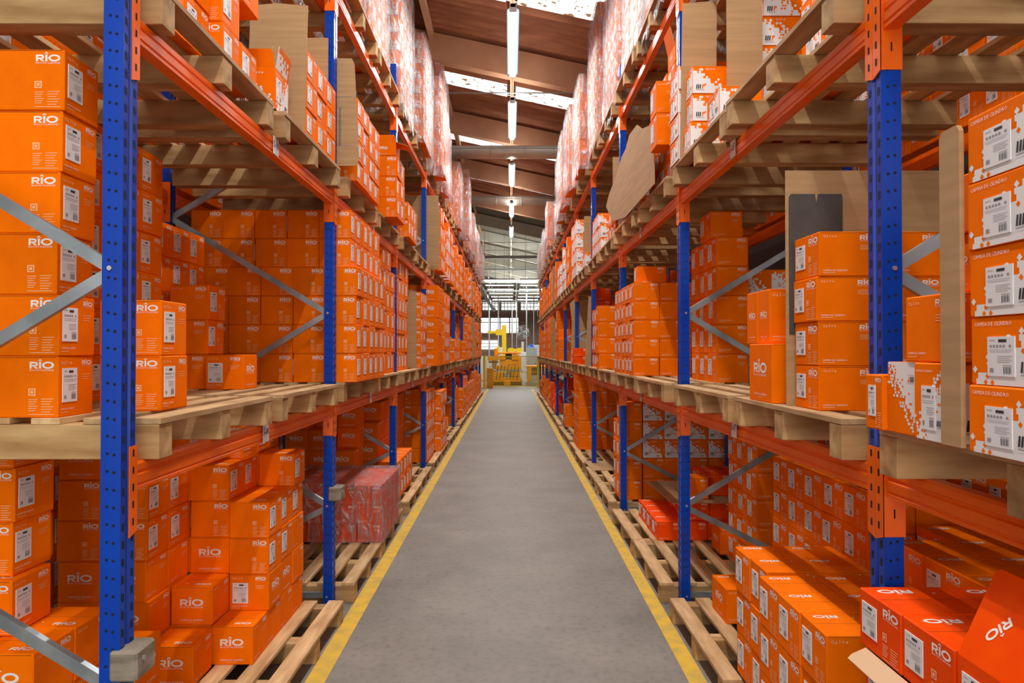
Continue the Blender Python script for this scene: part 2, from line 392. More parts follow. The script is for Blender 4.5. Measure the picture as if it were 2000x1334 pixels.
def make_frame(s):
    rt = empty('rack_frame', (0, 0, 0))
    f = upright_mb(s).build('upright'); f.location = (0, 0, 0); par(f, rt)
    m = f.data
    r = bpy.data.objects.new('upright', m); C.objects.link(r); r.location = (s * (RD - PD), 0, 0); par(r, rt)
    yb = PW / 2; x0 = s * .05; x1 = s * (RD - .05)
    nodes = [.72, 1.41, 2.10, 2.79, 3.48, 4.17, 4.86]
    for k in range(6):
        a = (x0 if k % 2 == 0 else x1, yb + .012 * (k % 2), nodes[k]); c = (x1 if k % 2 == 0 else x0, yb + .012 * (k % 2), nodes[k + 1])
        par(brace_mb(a, c).build('diagonal_brace'), rt)
    par(brace_mb((x1, yb, .13), (x0, yb, .70)).build('diagonal_brace'), rt)
    par(brace_mb((x0, yb, .075), (x1, yb, .075)).build('horizontal_brace'), rt)
    par(brace_mb((x0, yb, 4.9), (x1, yb, 4.9)).build('horizontal_brace'), rt)
    for x in (s * .03, s * (RD - .03)):
        b = MB(); b.box(x - .065, x + .065, -.02, PW + .02, 0, .006, 'steel'); b.rod((x - s * .055, -.005, .006), (x - s * .055, -.005, .02), .008, 'bolt', 6); b.rod((x - s * .055, PW + .005, .006), (x - s * .055, PW + .005, .02), .008, 'bolt', 6)
        par(b.build('base_plate'), rt)
    for z in (.72, 2.10, 3.48, .075):
        b = MB(); b.rod((s * .04, -.006, z), (s * .04, PW + .002, z), .008, 'bolt', 8); par(b.build('bolt'), rt)
    return rt
BL = BAY - PW                       # clear beam length
def make_beam(s, back=False):
    """front beam: box section with a step and two grooves, a slotted hook plate at each end. origin: near end, z at beam bottom"""
    rt = empty('shelf_beam', (0, 0, 0)); a = s; H = .095
    b = MB()
    pr = [(0, 0), (.05, 0), (.05, .07), (.046, .07), (.046, H), (.012, H), (.004, H - .010), (.004, H - .030), (.009, H - .034), (.009, H - .040), (.0, H - .045), (.0, .022), (.005, .019), (.005, .014), (0, .011)]
    n = len(pr); vs = [(a * (x + .004), y, z) for y in (.006, BL - .006) for x, z in pr]
    fs = [(i, (i + 1) % n, n + (i + 1) % n, n + i) for i in range(n)] + [tuple(range(n)), tuple(range(n, 2 * n))[::-1]]
    if a < 0: fs = [f[::-1] for f in fs]
    b.add(vs, fs, 'beam'); par(b.build('beam'), rt)
    for end in (0, 1):
        b = MB(); y0 = 0 if end == 0 else BL; d = 1 if end == 0 else -1
        z0, z1 = -.132, .155
        # side plate on the post flank, then the hooked flange over the aisle face
        b.box(-a * .004, a * (PD + .003), y0, y0 + d * .005, z0, z1, 'beam')
        ys = y0 - d * .043
        pl = [(y0 + d * .005, z0), (ys, z0 - .016), (ys, z1), (y0 + d * .005, z1)]
        vs = [(x, p, q) for x in (-a * .005, -a * .001) for p, q in pl]
        b.add(vs, [(0, 1, 2, 3), (7, 6, 5, 4), (0, 4, 5, 1), (1, 5, 6, 2), (2, 6, 7, 3), (3, 7, 4, 0)], 'beam')
        for k in range(5):
            zz = z0 + .022 + k * .0575; yy = y0 - d * .021
            b.add([(-a * .0057, yy - .0055, zz), (-a * .0057, yy + .0055, zz), (-a * .0057, yy + .0055, zz + .024), (-a * .0057, yy - .0055, zz + .024)], [(0, 1, 2, 3)], 'slot')
        zz = z0 + .06
        b.add([(a * .030, y0 + d * .0058, zz), (a * .035, y0 + d * .0058, zz), (a * .035, y0 + d * .0058, zz + .03), (a * .030, y0 + d * .0058, zz + .03)], [(0, 1, 2, 3)], 'slot')
        par(b.build('hook_plate'), rt)
    return rt

def text_mesh(txt, size, key):
    cu = bpy.data.curves.new('t', 'FONT'); cu.body = txt; cu.size = size; cu.resolution_u = 1; cu.align_x = 'CENTER'; cu.align_y = 'CENTER'
    o = bpy.data.objects.new('t', cu); C.objects.link(o); dg = bpy.context.evaluated_depsgraph_get(); dg.update()
    me = o.evaluated_get(dg).to_mesh(); v = [tuple(x.co) for x in me.vertices]; f = [tuple(p.vertices) for p in me.polygons]
    o.evaluated_get(dg).to_mesh_clear(); bpy.data.objects.remove(o); bpy.data.curves.remove(cu)
    return v, f
TXT = {}
def text(b, txt, o, u, v, width, m, eps=.0008, bold=0, hscale=1):
    """flat lettering centred at o, laid along u (reading direction) and v (up)"""
    if txt not in TXT:
        vv, ff = text_mesh(txt, 1.0, txt); xs = [p[0] for p in vv]; ys = [p[1] for p in vv]
        cx, cyy = (min(xs) + max(xs)) / 2, (min(ys) + max(ys)) / 2; W_ = max(xs) - min(xs)
        TXT[txt] = ([((p[0] - cx) / W_, (p[1] - cyy) / W_) for p in vv], ff)
    vv, ff = TXT[txt]; u = Vector(u); v = Vector(v); nrm = u.cross(v); o = Vector(o) + nrm * eps
    offs = [(0, 0)] if not bold else [(-bold, 0), (bold, 0), (0, bold), (0, -bold)]
    for q_, (dx, dy) in enumerate(offs):
        b.add([o + nrm * (q_ * 6e-6) + u * (p[0] * width + dx * width) + v * (p[1] * width * hscale + dy * width) for p in vv], ff, m)

frame0 = {s: make_frame(s) for s in (-1, 1)}
beam0 = {s: make_beam(s) for s in (-1, 1)}
START = {-1: 0, 1: -1}            # the left rack begins at the big post, the right one runs on past the camera
for s in (-1, 1):
    for i in range(START[s], NF):
        first = i == START[s]
        o = frame0[s] if first else copy_tree(frame0[s])
        o.location = (s * XF[s], FY(i), 0)
        if i == -1: lb = 'blue upright frame of the %s rack, just beside the camera' % SIDE[s]
        elif i == 0: lb = 'blue perforated upright frame with grey braces, largest on the %s' % SIDE[s]
        elif i == NF - 1: lb = 'blue upright frame closing the far end of the %s rack' % SIDE[s]
        else: lb = 'blue upright frame, %s one behind the largest on the %s rack' % (ORD[i - 1], SIDE[s])
        tag(o, lb, 'rack upright', 'upright frames of the racks')
TAGS = []
LVN = ['lower', 'middle', 'top']
SHN = ['floor', 'lower shelf', 'middle shelf', 'top shelf']
def bayname(i): return 'bay beside the camera' if i < 0 else 'nearest full bay' if i == 0 else '%s bay' % ORD[i]
for s in (-1, 1):
    for i in range(START[s], NF - 1):
        for l in range(3):
            first = (i == START[s] and l == 0)
            o = beam0[s] if first else copy_tree(beam0[s])
            o.location = (s * XF[s], FY(i) + PW, LEV[l] - .095)
            tag(o, 'orange shelf beam on the aisle side, %s level, %s rack, %s' % (LVN[l], SIDE[s], bayname(i)), 'shelf beam', 'aisle-side shelf beams')
            if l <= 1: TAGS.append((s, i, l, o))
    # back beams of each bay, one thing each
    bb = make_beam(-s)
    n = 0
    for i in range(START[s], NF - 1):
        for l in range(3):
            o = bb if n == 0 else copy_tree(bb); n += 1
            o.location = (s * (XF[s] + RD), FY(i) + PW, LEV[l] - .095)
            tag(o, 'orange shelf beam at the back of the %s rack, %s level, %s' % (SIDE[s], LVN[l], bayname(i)), 'shelf beam', 'back shelf beams')

# printed location tags stuck on the beams
for s, i, l, o in TAGS:
    num = (8 if s < 0 else 7) + 2 * i; t = MB(); yc = (1.30 if l == 0 else 1.44) if s < 0 else 1.48
    t.box(-s * .0012, s * .0, yc - .045, yc + .045, .002, .098, 'label')
    oo = Vector((-s * .0012, yc, .056)); u = (0, 1, 0) if s < 0 else (0, -1, 0)
    text(t, '5-%02d' % num, oo, u, (0, 0, 1), .074, 'ink', hscale=1.3, bold=.010)
    tg = t.build('location_tag'); tg['label'] = 'white location tag printed in black'; par(tg, o)

# weathered wooden stop blocks bolted on two left uprights
for i, lb in ((0, 'weathered wooden block bolted low on the nearest blue left upright'), (1, 'small wooden block on the second blue left upright')):
    rt = empty('stop_block', (-XF[-1], FY(i), .756)); tag(rt, lb, 'wood block', 'wooden blocks on the uprights')
    b = MB(); b.cbox(-.03, .062, -.012, .115, 0, .1, 'greywood', .008)
    par(b.build('block'), rt)
    b = MB(); b.rod((.06, .03, .065), (.067, .03, .065), .009, 'bolt', 8); par(b.build('bolt_head'), rt)

# ================================================================ pallets
def make_pallet(s, parts=True, seed=0):
    """1.22 m along the aisle, 1.15 deep; deck boards along the aisle over three solid bearers. origin: near aisle corner, floor"""
    rnd = random.Random(seed); L, D = 1.22, 1.15
    rt = empty('pallet', (0, 0, 0)); whole = MB()
    bw = .098; n = 7; gap = (D - n * bw) / (n - 1)
    for k in range(n):
        x = s * (k * (bw + gap)); j = rnd.uniform(-.004, .004)
        b = MB() if parts else whole
        b.cbox(x, x + s * (bw + rnd.uniform(-.006, .004)), j, L + j, .122 + rnd.uniform(-.001, .001), .144, 'wood', .0015)
        if parts: par(b.build('deck_board'), rt)
    for k in range(3):
        y = k * (L - .1) / 2 + .0; b = MB() if parts else whole
        b.cbox(s * rnd.uniform(0, .006), s * D, y, y + .1, 0, .121, 'woodx', .002)
        if parts: par(b.build('bearer'), rt)
    if not parts:
        bpy.data.objects.remove(rt); return whole.build('pallet')
    return rt
PAL = {s: [make_pallet(s, True, 5 + k) for k in range(3)] for s in (-1, 1)}
PALF = {s: make_pallet(s, False, 50) for s in (-1, 1)}
used = set()
PX = {-1: 1.22, 1: 1.14}
PSLOT = {-1: (.18, 1.51), 1: (.15, 1.46)}
def pallet_xyz(s, i, l, k):
    z = 0 if l == 0 else LEV[l - 1]
    x = PX[s] if l else (1.17 if s < 0 else 1.14)
    y = FY(i) + PSLOT[s][k]
    if l == 0: y = {(-1, 0, 0): 2.44, (-1, 0, 1): 3.67, (1, 0, 0): 2.46, (1, 0, 1): 3.70}.get((s, i, k), FY(i) + (.10, 1.33)[k])
    if l == 0: x = 1.14 if s < 0 else 1.095
    if l == 0 and i <= 0 and k == 0: x = 1.29
    return Vector((s * x, y, z))
palrnd = random.Random(3)
for s in (-1, 1):
    for i in range(START[s], NF - 1):
        for l in range(4):
            for k in (0, 1):
                p = pallet_xyz(s, i, l, k)
                if i == -1 and (l == 3 or k == 0): continue
                near = p.y < 13
                src = PAL[s][palrnd.randrange(3)] if near else PALF[s]
                if src.name in used: o = copy_tree(src) if near else src.copy()
                else: o = src; used.add(src.name)
                if o.name not in C.objects: C.objects.link(o)
                o.location = p + Vector((palrnd.uniform(-.012, .012), palrnd.uniform(-.015, .015), 0)); o.rotation_euler.z = R(palrnd.uniform(-.5, .5))
                tag(o, '%s wooden pallet of the pair on the %s, %s rack, %s' % (('nearer', 'farther')[k], SHN[l], SIDE[s], bayname(i)), 'pallet', 'wooden pallets in the racks')
# ================================================================ cartons
def face(o, u, v, W, H): return (Vector(o), Vector(u), Vector(v), W, H)
EPS = .0009
def fq(b, F, pts, m, e=EPS):
    o, u, v, W, H = F; n = u.cross(v); b.add([o + u * x + v * y + n * e for x, y in pts], [tuple(range(len(pts)))], m)
def frect(b, F, x0, y0, x1, y1, m, e=EPS): fq(b, F, [(x0, y0), (x1, y0), (x1, y1), (x0, y1)], m, e)
def strip(b, F, A, B, m, e=EPS):
    o, u, v, W, H = F; n = u.cross(v); k = len(A)
    b.add([o + u * x + v * y + n * e for x, y in A + B], [(i, i + 1, k + i + 1, k + i) for i in range(k - 1)], m)
def logo(b, F, x, y, w, m='print', hat=True, cap=True, rot=0):
    """the RÎO word mark: wide bold letters, lower left corner at x,y, total width w"""
    s = w / 3.55; cr, sr = math.cos(rot), math.sin(rot)
    T = lambda P: [(x + s * (a * cr - c * sr), y + s * (a * sr + c * cr)) for a, c in P]
    n = 8
    arc = lambda cx, cyy, rx, ry, a0, a1, n: [(cx + rx * math.cos(a0 + (a1 - a0) * i / n), cyy + ry * math.sin(a0 + (a1 - a0) * i / n)) for i in range(n + 1)]
    # R
    fq(b, F, T([(0, 0), (.3, 0), (.3, 1), (0, 1)]), m)
    strip(b, F, T([(.3, .74), (.78, .74)] + arc(.78, .64, .14, .10, math.pi / 2, -math.pi / 2, 4) + [(.3, .54)]), T([(.3, 1), (.82, 1)] + arc(.82, .66, .38, .34, math.pi / 2, -math.pi / 2, 4) + [(.3, .32)]), m)
    fq(b, F, T([(.50, .34), (.84, .36), (1.24, 0), (.88, 0)]), m)
    # I
    fq(b, F, T([(1.36, 0), (1.66, 0), (1.66, 1), (1.36, 1)]), m)
    # O
    strip(b, F, T(arc(2.66, .5, .55, .29, 0, 2 * math.pi, 14)), T(arc(2.66, .5, .88, .53, 0, 2 * math.pi, 14)), m)
    if hat: fq(b, F, T([(1.18, 1.12), (1.38, 1.12), (1.51, 1.22), (1.51, 1.40)]), m); fq(b, F, T([(1.51, 1.40), (1.51, 1.22), (1.64, 1.12), (1.84, 1.12)]), m)
    if cap:
        o, u, v, W, H = F; c = T([(1.76, -.22)])[0]; U = (u * cr + v * sr); V = (v * cr - u * sr)
        text(b, 'RIOSULENSE', o + u * c[0] + v * c[1], U, V, w * .98, m, EPS, hscale=.5)
def icons(b, F, x, y, s, m='faint'):
    """row of little engine-part pictograms: liner, valve, pin, ring, piston"""
    ring = lambda cx, r, t: strip(b, F, [(x + cx + (r - t) * math.cos(a), y + s * .5 + (r - t) * math.sin(a)) for a in [math.pi / 4 * i for i in range(9)]], [(x + cx + r * math.cos(a), y + s * .5 + r * math.sin(a)) for a in [math.pi / 4 * i for i in range(9)]], m)
    ring(s * .5, s * .5, s * .18)
    frect(b, F, x + s * 1.45, y + s * .35, x + s * 1.62, y + s, m); frect(b, F, x + s * 1.25, y, x + s * 1.82, y + s * .3, m)
    frect(b, F, x + s * 2.5, y, x + s * 2.7, y + s, m); frect(b, F, x + s * 2.3, y + s * .8, x + s * 2.9, y + s, m)
    ring(s * 3.7, s * .4, s * .14); frect(b, F, x + s * 4.6, y + s * .1, x + s * 5.2, y + s * .55, m); frect(b, F, x + s * 4.8, y + s * .55, x + s * 5.0, y + s * .9, m)
def lines(b, F, x, y, w, n, dy, m='faint', t=.0022, rnd=None):
    for k in range(n):
        ww = w * (1 - .25 * ((k * 7) % 3) / 2)
        frect(b, F, x, y - k * dy, x + ww, y - k * dy + t, m)
CAP = 'CAMISA DE CILINDRO'
def caption(b, F, x, y, w, m='print'):
    o, u, v, W, H = F; text(b, CAP, o + u * (x + w / 2) + v * y, u, v, w, m, EPS)
def stamp(b, F, x, y, s, m='faint'):
    frect(b, F, x, y, x + s, y + s, m); frect(b, F, x + s * .16, y + s * .16, x + s * .84, y + s * .84, 'CARTON', EPS * 1.3); frect(b, F, x + s * .3, y + s * .3, x + s * .7, y + s * .7, m, EPS * 1.6)
def sub(F):
    """the printed field is at most a quarter metre wide and hugs the right edge"""
    o, u, v, W, H = F; w = min(W, .25); return (o + u * (W - w), u, v, w, H)
def ly(H, w): return H * .955 - w / 3.55 * 1.42
def F1(b, F):
    F = sub(F); o, u, v, W, H = F; w = W * .345; logo(b, F, W * .60, ly(H, w), w)
    stamp(b, F, W * .585, H * .36, W * .10)
    lines(b, F, W * .585, H * .29, W * .13, 6, H * .036); lines(b, F, W * .765, H * .30, W * .17, 6, H * .042)
    lines(b, F, W * .585, H * .05, W * .36, 1, .01)
def F2(b, F):
    F = sub(F); o, u, v, W, H = F; w = W * .26; icons(b, F, W * .07, H * .86, H * .055); logo(b, F, W * .66, ly(H, w), w)
    lines(b, F, W * .66, H * .68, W * .24, 3, H * .04); caption(b, F, W * .06, H * .13, W * .40); lines(b, F, W * .06, H * .07, W * .2, 1, .01)
def F3(b, F):
    o, u, v, W, H = F; w = min(W * .56, H * .62); logo(b, F, W / 2 - w / 2, H * .50, w); caption(b, F, W / 2 - w / 2, H * .13, w); lines(b, F, W / 2 - w * .2, H * .07, w * .4, 1, .01)
def pixels(b, F, base='white', seed=1, flip=False, logo_=True, n=15, lab=False):
    """white field breaking up into little squares along the diagonal, as printed on the two-tone cartons"""
    o, u, v, W, H = F; rnd = random.Random(seed); c = W / n; m = max(4, int(H / c)); cv = H / m
    X = (lambda a: W - a) if flip else (lambda a: a)
    step = [0]
    def E(k): step[0] += 1; return EPS * k + step[0] * 3e-6
    for j in range(m):
        edge = (n * .98) * (1 - (j + .5) / (m * .93)) + (rnd.random() - .5) * 2.4
        e = max(0, min(n - .15, edge))
        if e > .3:
            x0, x1 = sorted((X(.002), X(e * c))); frect(b, F, x0, j * cv + (.0015 if j == 0 else 0), x1, (j + 1) * cv, base, EPS * .8)
        for k in range(3):
            q = edge + .5 + rnd.random() * 2.6
            if 0 < q < n - 1.2 and rnd.random() < .62 and j < m - 1:
                cx = X((q + .5) * c); cyy = (j + .5) * cv; r = c * .62
                fq(b, F, [(cx - r, cyy), (cx, cyy - r), (cx + r, cyy), (cx, cyy + r)], base, E(.95))
            q = edge - 1.0 - rnd.random() * 3.2
            if 1 < q < n - 1.2 and rnd.random() < .42:
                cx = X(q * c); cyy = (j + .5) * cv; r = c * .5
                fq(b, F, [(cx - r, cyy), (cx, cyy - r), (cx + r, cyy), (cx, cyy + r)], 'CARTON', E(1.15))
def mr(b, F, x, y, w):
    """mark of three slanted black bars and an orange r"""
    for k in range(3):
        a = x + k * w * .2; fq(b, F, [(a, y), (a + w * .13, y), (a + w * .19, y + w * .5), (a + w * .06, y + w * .5)], 'ink', EPS * 2.6)
    a = x + w * .66; fq(b, F, [(a, y), (a + w * .12, y), (a + w * .18, y + w * .5), (a + w * .06, y + w * .5)], 'CARTON', EPS * 2.6)
    fq(b, F, [(a + w * .15, y + w * .28), (a + w * .32, y + w * .30), (a + w * .34, y + w * .5), (a + w * .18, y + w * .5)], 'CARTON', EPS * 2.6)
    frect(b, F, x, y - w * .14, x + w * .95, y - w * .10, 'inkgrey', EPS * 2.6)
def P1(b, F):      # end panel of the two-tone carton
    o, u, v, W, H = F; pixels(b, F, seed=int(W * 1e4)); mr(b, F, W * .09, H * .16, W * .24); icons(b, F, W * .36, H * .85, H * .06, 'print')
def P2(b, F):      # long panel with caption and label
    o, u, v, W, H = F; pixels(b, F, seed=int(W * 1e4) + 3, flip=True, n=17); caption(b, F, W * .06, H * .89, W * .52); mr(b, F, W * .70, H * .20, W * .2)
def P3(b, F):      # the same print upside down
    o, u, v, W, H = F; G = (o + u * W + v * H, -u, -v, W, H); pixels(b, G, seed=9, n=17); mr(b, G, W * .08, H * .20, W * .2)
FACE = {'F1': F1, 'F2': F2, 'F3': F3, 'P1': P1, 'P2': P2, 'P3': P3, '-': lambda b, F: None, 'f': lambda b, F: (logo(b, F, F[3] * .62, F[4] * .8, F[3] * .3, cap=False, hat=False))}
def TOP(b, F, W, D, flip):
    o, u, v, w_, h_ = F
    frect(b, F, W * .004, D * .497, W * .996, D * .503, 'seam', EPS)
    if flip: F = (o + u * W + v * D, -u, -v, w_, h_)
    logo(b, F, W * .50, D * .14, W * .38, cap=False); frect(b, F, W * .26, D * .24, W * .29, D * .27, 'print')
MESH = {}
def carton_mesh(col, dims, near, aisle, s, full=True, top=True):
    key = (col, dims, near, aisle, s, full, top)
    if key in MESH: return MESH[key]
    dx, dy, dz = dims; b = MB(); g = .0015
    b.cbox(-dx / 2 + g, dx / 2 - g, -dy / 2 + g, dy / 2 - g, 0, dz - .001, 'CARTON', .0035)
    Fn = face((-dx / 2 + g, -dy / 2 + g, 0), (1, 0, 0), (0, 0, 1), dx - 2 * g, dz)
    if s < 0: Fa = face((dx / 2 - g, -dy / 2 + g, 0), (0, 1, 0), (0, 0, 1), dy - 2 * g, dz)
    else: Fa = face((-dx / 2 + g, dy / 2 - g, 0), (0, -1, 0), (0, 0, 1), dy - 2 * g, dz)
    FACE[near](b, Fn); FACE[aisle](b, Fa)
    if full:
        frect(b, Fn, .004, dz - .006, dx - .01, dz - .0045, 'seam', EPS)
        if top: TOP(b, face((-dx / 2, -dy / 2, dz - .001), (1, 0, 0), (0, 1, 0), dx, dy), dx, dy, s > 0)
    b.mats = [('white' if col == 'whiteonly' else {'pat': 'orange'}.get(col, col)) if k == 'CARTON' else k for k in b.mats]
    MESH[key] = b.mesh('carton_' + col); return MESH[key]
LAB = {}
def label_mesh(w, h, s, where):
    """white paper label with print; where: 'aisle' or 'near' """
    key = (round(w, 3), round(h, 3), s, where)
    if key in LAB: return LAB[key]
    b = MB()
    if where == 'near': F = face((0, 0, 0), (1, 0, 0), (0, 0, 1), w, h)
    elif s < 0: F = face((0, 0, 0), (0, 1, 0), (0, 0, 1), w, h)
    else: F = face((0, 0, 0), (0, -1, 0), (0, 0, 1), w, h)
    o, u, v, _, _ = F; n = u.cross(v)
    vs = [o + u * x + v * y + n * e for e in (.0002, .0026) for x, y in ((0, 0), (w, 0), (w, h), (0, h))]
    b.add(vs, [(4, 5, 6, 7), (0, 1, 5, 4), (1, 2, 6, 5), (2, 3, 7, 6), (3, 0, 4, 7)], 'label')
    e = .0031
    frect(b, F, w * .42, h * .86, w * .72, h * .93, 'ink', e); frect(b, F, w * .08, h * .90, w * .3, h * .915, 'inkgrey', e)
    for k in range(5): frect(b, F, w * (.1 + k * .12), h * .73, w * (.1 + k * .12 + .08), h * .79, 'inkgrey', e)
    frect(b, F, w * .80, h * .73, w * .88, h * .79, 'inkgrey', e)
    frect(b, F, w * .06, h * .66, w * .92, h * .67, 'inkgrey', e); frect(b, F, w * .10, h * .61, w * .86, h * .62, 'inkgrey', e)
    for k in range(4): frect(b, F, w * .38, h * (.50 - k * .05), w * (.92 - .08 * (k % 2)), h * (.512 - k * .05), 'inkgrey', e)
    frect(b, F, w * .1, h * .10, w * .24, h * .2, 'inkgrey', e)
    for k in range(9): frect(b, F, w * (.60 + k * .034), h * .07, w * (.60 + k * .034 + (.012 if k % 3 else .022)), h * .24, 'ink', e)
    frect(b, F, w * .58, h * .27, w * .9, h * .285, 'inkgrey', e)
    LAB[key] = b.mesh('shipping_label'); return LAB[key]

REG = []      # every carton standing in the racks
STY = {       # colour, near panel, aisle panel, label on the aisle side
    'L': ('orange', 'F1', 'F2', 1), 'L3': ('orange', 'F3', 'F2', 0), 'L2': ('orange', 'F2', 'F1', 1), 'R': ('orange', 'F2', 'F1', 1), 'R3': ('orange', 'F2', 'F3', 0),
    'RED': ('red', 'F2', 'F1', 1), 'REDL': ('red', 'F2', 'F2', 0), 'PAT': ('pat', 'P1', 'P2', 1), 'PATL': ('pat', 'P1', 'P2', 1), 'R1': ('orange', 'F1', 'F3', 0),
    'N': ('orange', 'F2', 'F1', 1), 'S': ('orange', 'F2', 'F3', 2), 'R2': ('orange', 'F2', 'F2', 0), 'PUP': ('pat', 'P1', 'P3', 0), 'WR': ('orange', 'F2', 'F1', 1), 'WP': ('pat', 'P1', 'P2', 1)}
COLN = {'orange': 'orange', 'red': 'red', 'pat': 'two-tone'}
NAME = {'orange': 'orange_carton', 'red': 'red_carton', 'pat': 'patterned_carton'}
boxrnd = random.Random(7)
def place(s, cx, cy_, z, dims, style, label, rz=0, wrapped=False, lab=None, name=None, group=None, tilt=0):
    col, near, aisle, hl = STY[style]
    me = carton_mesh(col, dims, near, aisle, s)
    o = bpy.data.objects.new(name or ('wrapped_carton' if wrapped else NAME[col]), me); C.objects.link(o)
    o.location = (cx, cy_, z); o.rotation_euler = (tilt, 0, R(rz))
    tag(o, label, 'carton', group or (('wrapped ' if wrapped else '') + COLN[col] + ' cartons on the racks'))
    if hl if lab is None else lab:
        dx, dy, dz = dims; lw, lh = min(.088, dy * .40), dz * .56
        m = label_mesh(lw, lh, s, 'aisle'); l = bpy.data.objects.new('shipping_label', m); C.objects.link(l)
        jx = boxrnd.uniform(-.004, .004)
        if hl == 2: l.data = label_mesh(lw, lh, s, 'near'); l.location = (-dx / 2 + .02, -dy / 2 + .0015, dz * .2); par(l, o); hl = 0
    if hl and (hl if lab is None else lab):
        if style.startswith('PAT') or style == 'WP': l.location = (-s * (dx / 2 - .0015), -s * (0) + (dy / 2 - dy * .26) * (1 if s > 0 else -1) + 0, dz * .14)
        else: l.location = (-s * (dx / 2 - .0015), (dy / 2 - .02 + jx) * (1 if s > 0 else -1), dz * .24)
        par(l, o); l['label'] = 'white paper label with barcode'
    REG.append(dict(o=o, col=col, dims=dims, style=style, s=s, wrapped=wrapped)); return o
def where(s, lv, y, yb=None):
    i = int(math.floor((y - F0) / BAY)); fr = (y - F0) / BAY - i
    return i, ('near' if fr < .5 else 'far')
SHS = ['floor', 'lower shelf', 'middle shelf', 'top shelf']
seen_labels = {}
def uniq(lb):
    seen_labels[lb] = seen_labels.get(lb, 0) + 1
    return lb
STID = {}; TAKEN = {}; STAT = [0]
def blocked(b, tol=.007):
    """true when another carton or a rack post already fills part of this place"""
    s = -1 if b[0] < 0 else 1
    for i in range(START[s], NF):
        for x in (XF[s], XF[s] + RD - PD):
            a0, a1 = sorted((s * x, s * (x + PD)))
            if b[0] < a1 - .004 and b[1] > a0 + .004 and b[2] < FY(i) + PW - .004 and b[3] > FY(i) + .004: return True
    ks = [(int(b[0] * 2) + i, int(b[2] * 2) + j) for i in (-1, 0, 1) for j in (-1, 0, 1)]
    for k in ks:
        for q in TAKEN.get(k, ()):
            if b[0] < q[1] - tol and b[1] > q[0] + tol and b[2] < q[3] - tol and b[3] > q[2] + tol and b[4] < q[5] - tol and b[5] > q[4] + tol: return True
    TAKEN.setdefault((int(b[0] * 2), int(b[2] * 2)), []).append(b); return False
def st(s, lv, y0, X, cols, rows, H, dims, style, jit=.5, z=None, wrapped=False, adj='', mix=None, miss=()):
    """a block of cartons. H: layers (number, or table H[row][col]). rows go away from the aisle, cols along it."""
    dx, dy, dz = dims; zb = PT[lv] if z is None else z
    hm = H if isinstance(H, (list, tuple)) else [[H] * cols for _ in range(rows)]
    h = lambda r, c: hm[r][c] if 0 <= r < rows and 0 <= c < cols else 0
    i, nf = where(s, lv, y0 + dy * cols / 2)
    key = (s, lv, i, nf); STID.setdefault(key, [0, 0])
    sid = STID[key][0]; STID[key][0] += 1
    adjs = ['', 'second block', 'third block', 'fourth block', 'fifth block', 'sixth block', 'seventh block'][sid]
    n = 0
    for r in range(rows):
        for c in range(cols):
            for l in range(h(r, c)):
                if h(r - 1, c) > l and h(r, c - 1) > l and l < h(r, c) - 1 : continue
                if (r, c, l) in miss: continue
                X0 = s * (X + dx * r); X1 = s * (X + dx * (r + 1)); bx = (min(X0, X1), max(X0, X1), y0 + dy * c, y0 + dy * (c + 1), zb + dz * l, zb + dz * (l + 1))
                if blocked(bx): STAT[0] += 1; continue
                jx, jy = boxrnd.uniform(-.006, .006) * jit * 2, boxrnd.uniform(-.002, .002)
                if callable(style): sty = style(r, c, l)
                else: sty = style
                colr = COLN[STY[sty][0]]
                bay = 'bay beside camera' if i < 0 else '%s bay' % ORD[i]
                lb = '%s carton, %s layer, %s along, %s row, %s %s, %s %s' % (colr, ORD[l], ORD[c], ORD[r], SIDE[s], SHS[lv], bay, (nf if not adjs else adjs.replace(' block', ' stack')) + ('' if adjs else ' pallet'))
                if adjs: lb = '%s carton, %s layer, %s along, %s row, %s %s, %s, %s %s' % (colr, ORD[l], ORD[c], ORD[r], SIDE[s], SHS[lv].replace('lower shelf', 'low-shelf').replace('middle shelf', 'mid-shelf').replace('top shelf', 'top-shelf'), bay, nf, adjs)
                place(s, s * (X + dx * (r + .5)) + jx, y0 + dy * (c + .5) + jy, zb + dz * l, dims, sty, lb, boxrnd.uniform(-1, 1) * jit, wrapped)
                n += 1
    return n
# ================================================================ what stands on the pallets
A = (.24, .24, .216); B = (.246, .24, .176); A2 = (.228, .235, .206); E = (.24, .24, .16); G = (.26, .25, .25); RD_ = (.222, .242, .166)
# ---- left rack, lower shelf
st(-1, 1, 2.53, 1.585, 1, 2, 6, (.36, .215, .217), 'L', .8)
st(-1, 1, 3.03, 1.93, 4, 1, 6, A, 'L')
st(-1, 1, 2.81, 1.36, 1, 1, 2, (.245, .225, .217), 'L', 1)
st(-1, 1, 4.42, 1.86, 1, 1, [[3]], (.247, .25, .214), 'N', 1)
st(-1, 1, 4.36, 1.61, 1, 1, [[1]], (.235, .24, .212), 'S', 1)
st(-1, 1, 4.05, 2.13, 4, 1, 5, (.24, .24, .205), 'L')
st(-1, 1, 5.37, 1.145, 5, 5, 4, A, 'L'); st(-1, 1, 5.39, 1.20, 5, 5, 2, A, 'L', z=PT[1] + 4 * .216)
st(-1, 1, 6.75, 1.28, 5, 2, [[5, 5, 6, 6, 5], [6, 6, 6, 6, 6]], A, 'L')
st(-1, 1, 8.15, 1.30, 4, 3, [[6] * 4, [6] * 4, [5] * 4], A, 'L')
st(-1, 1, 9.75, 1.21, 3, 4, 6, (.235, .235, .172), 'L')
st(-1, 1, 11.1, 1.12, 3, 4, [[5, 5, 5], [5] * 3, [6] * 3, [6] * 3], (.27, .25, .25), 'L3')
st(-1, 1, 12.4, 1.13, 4, 4, 5, G, 'L')
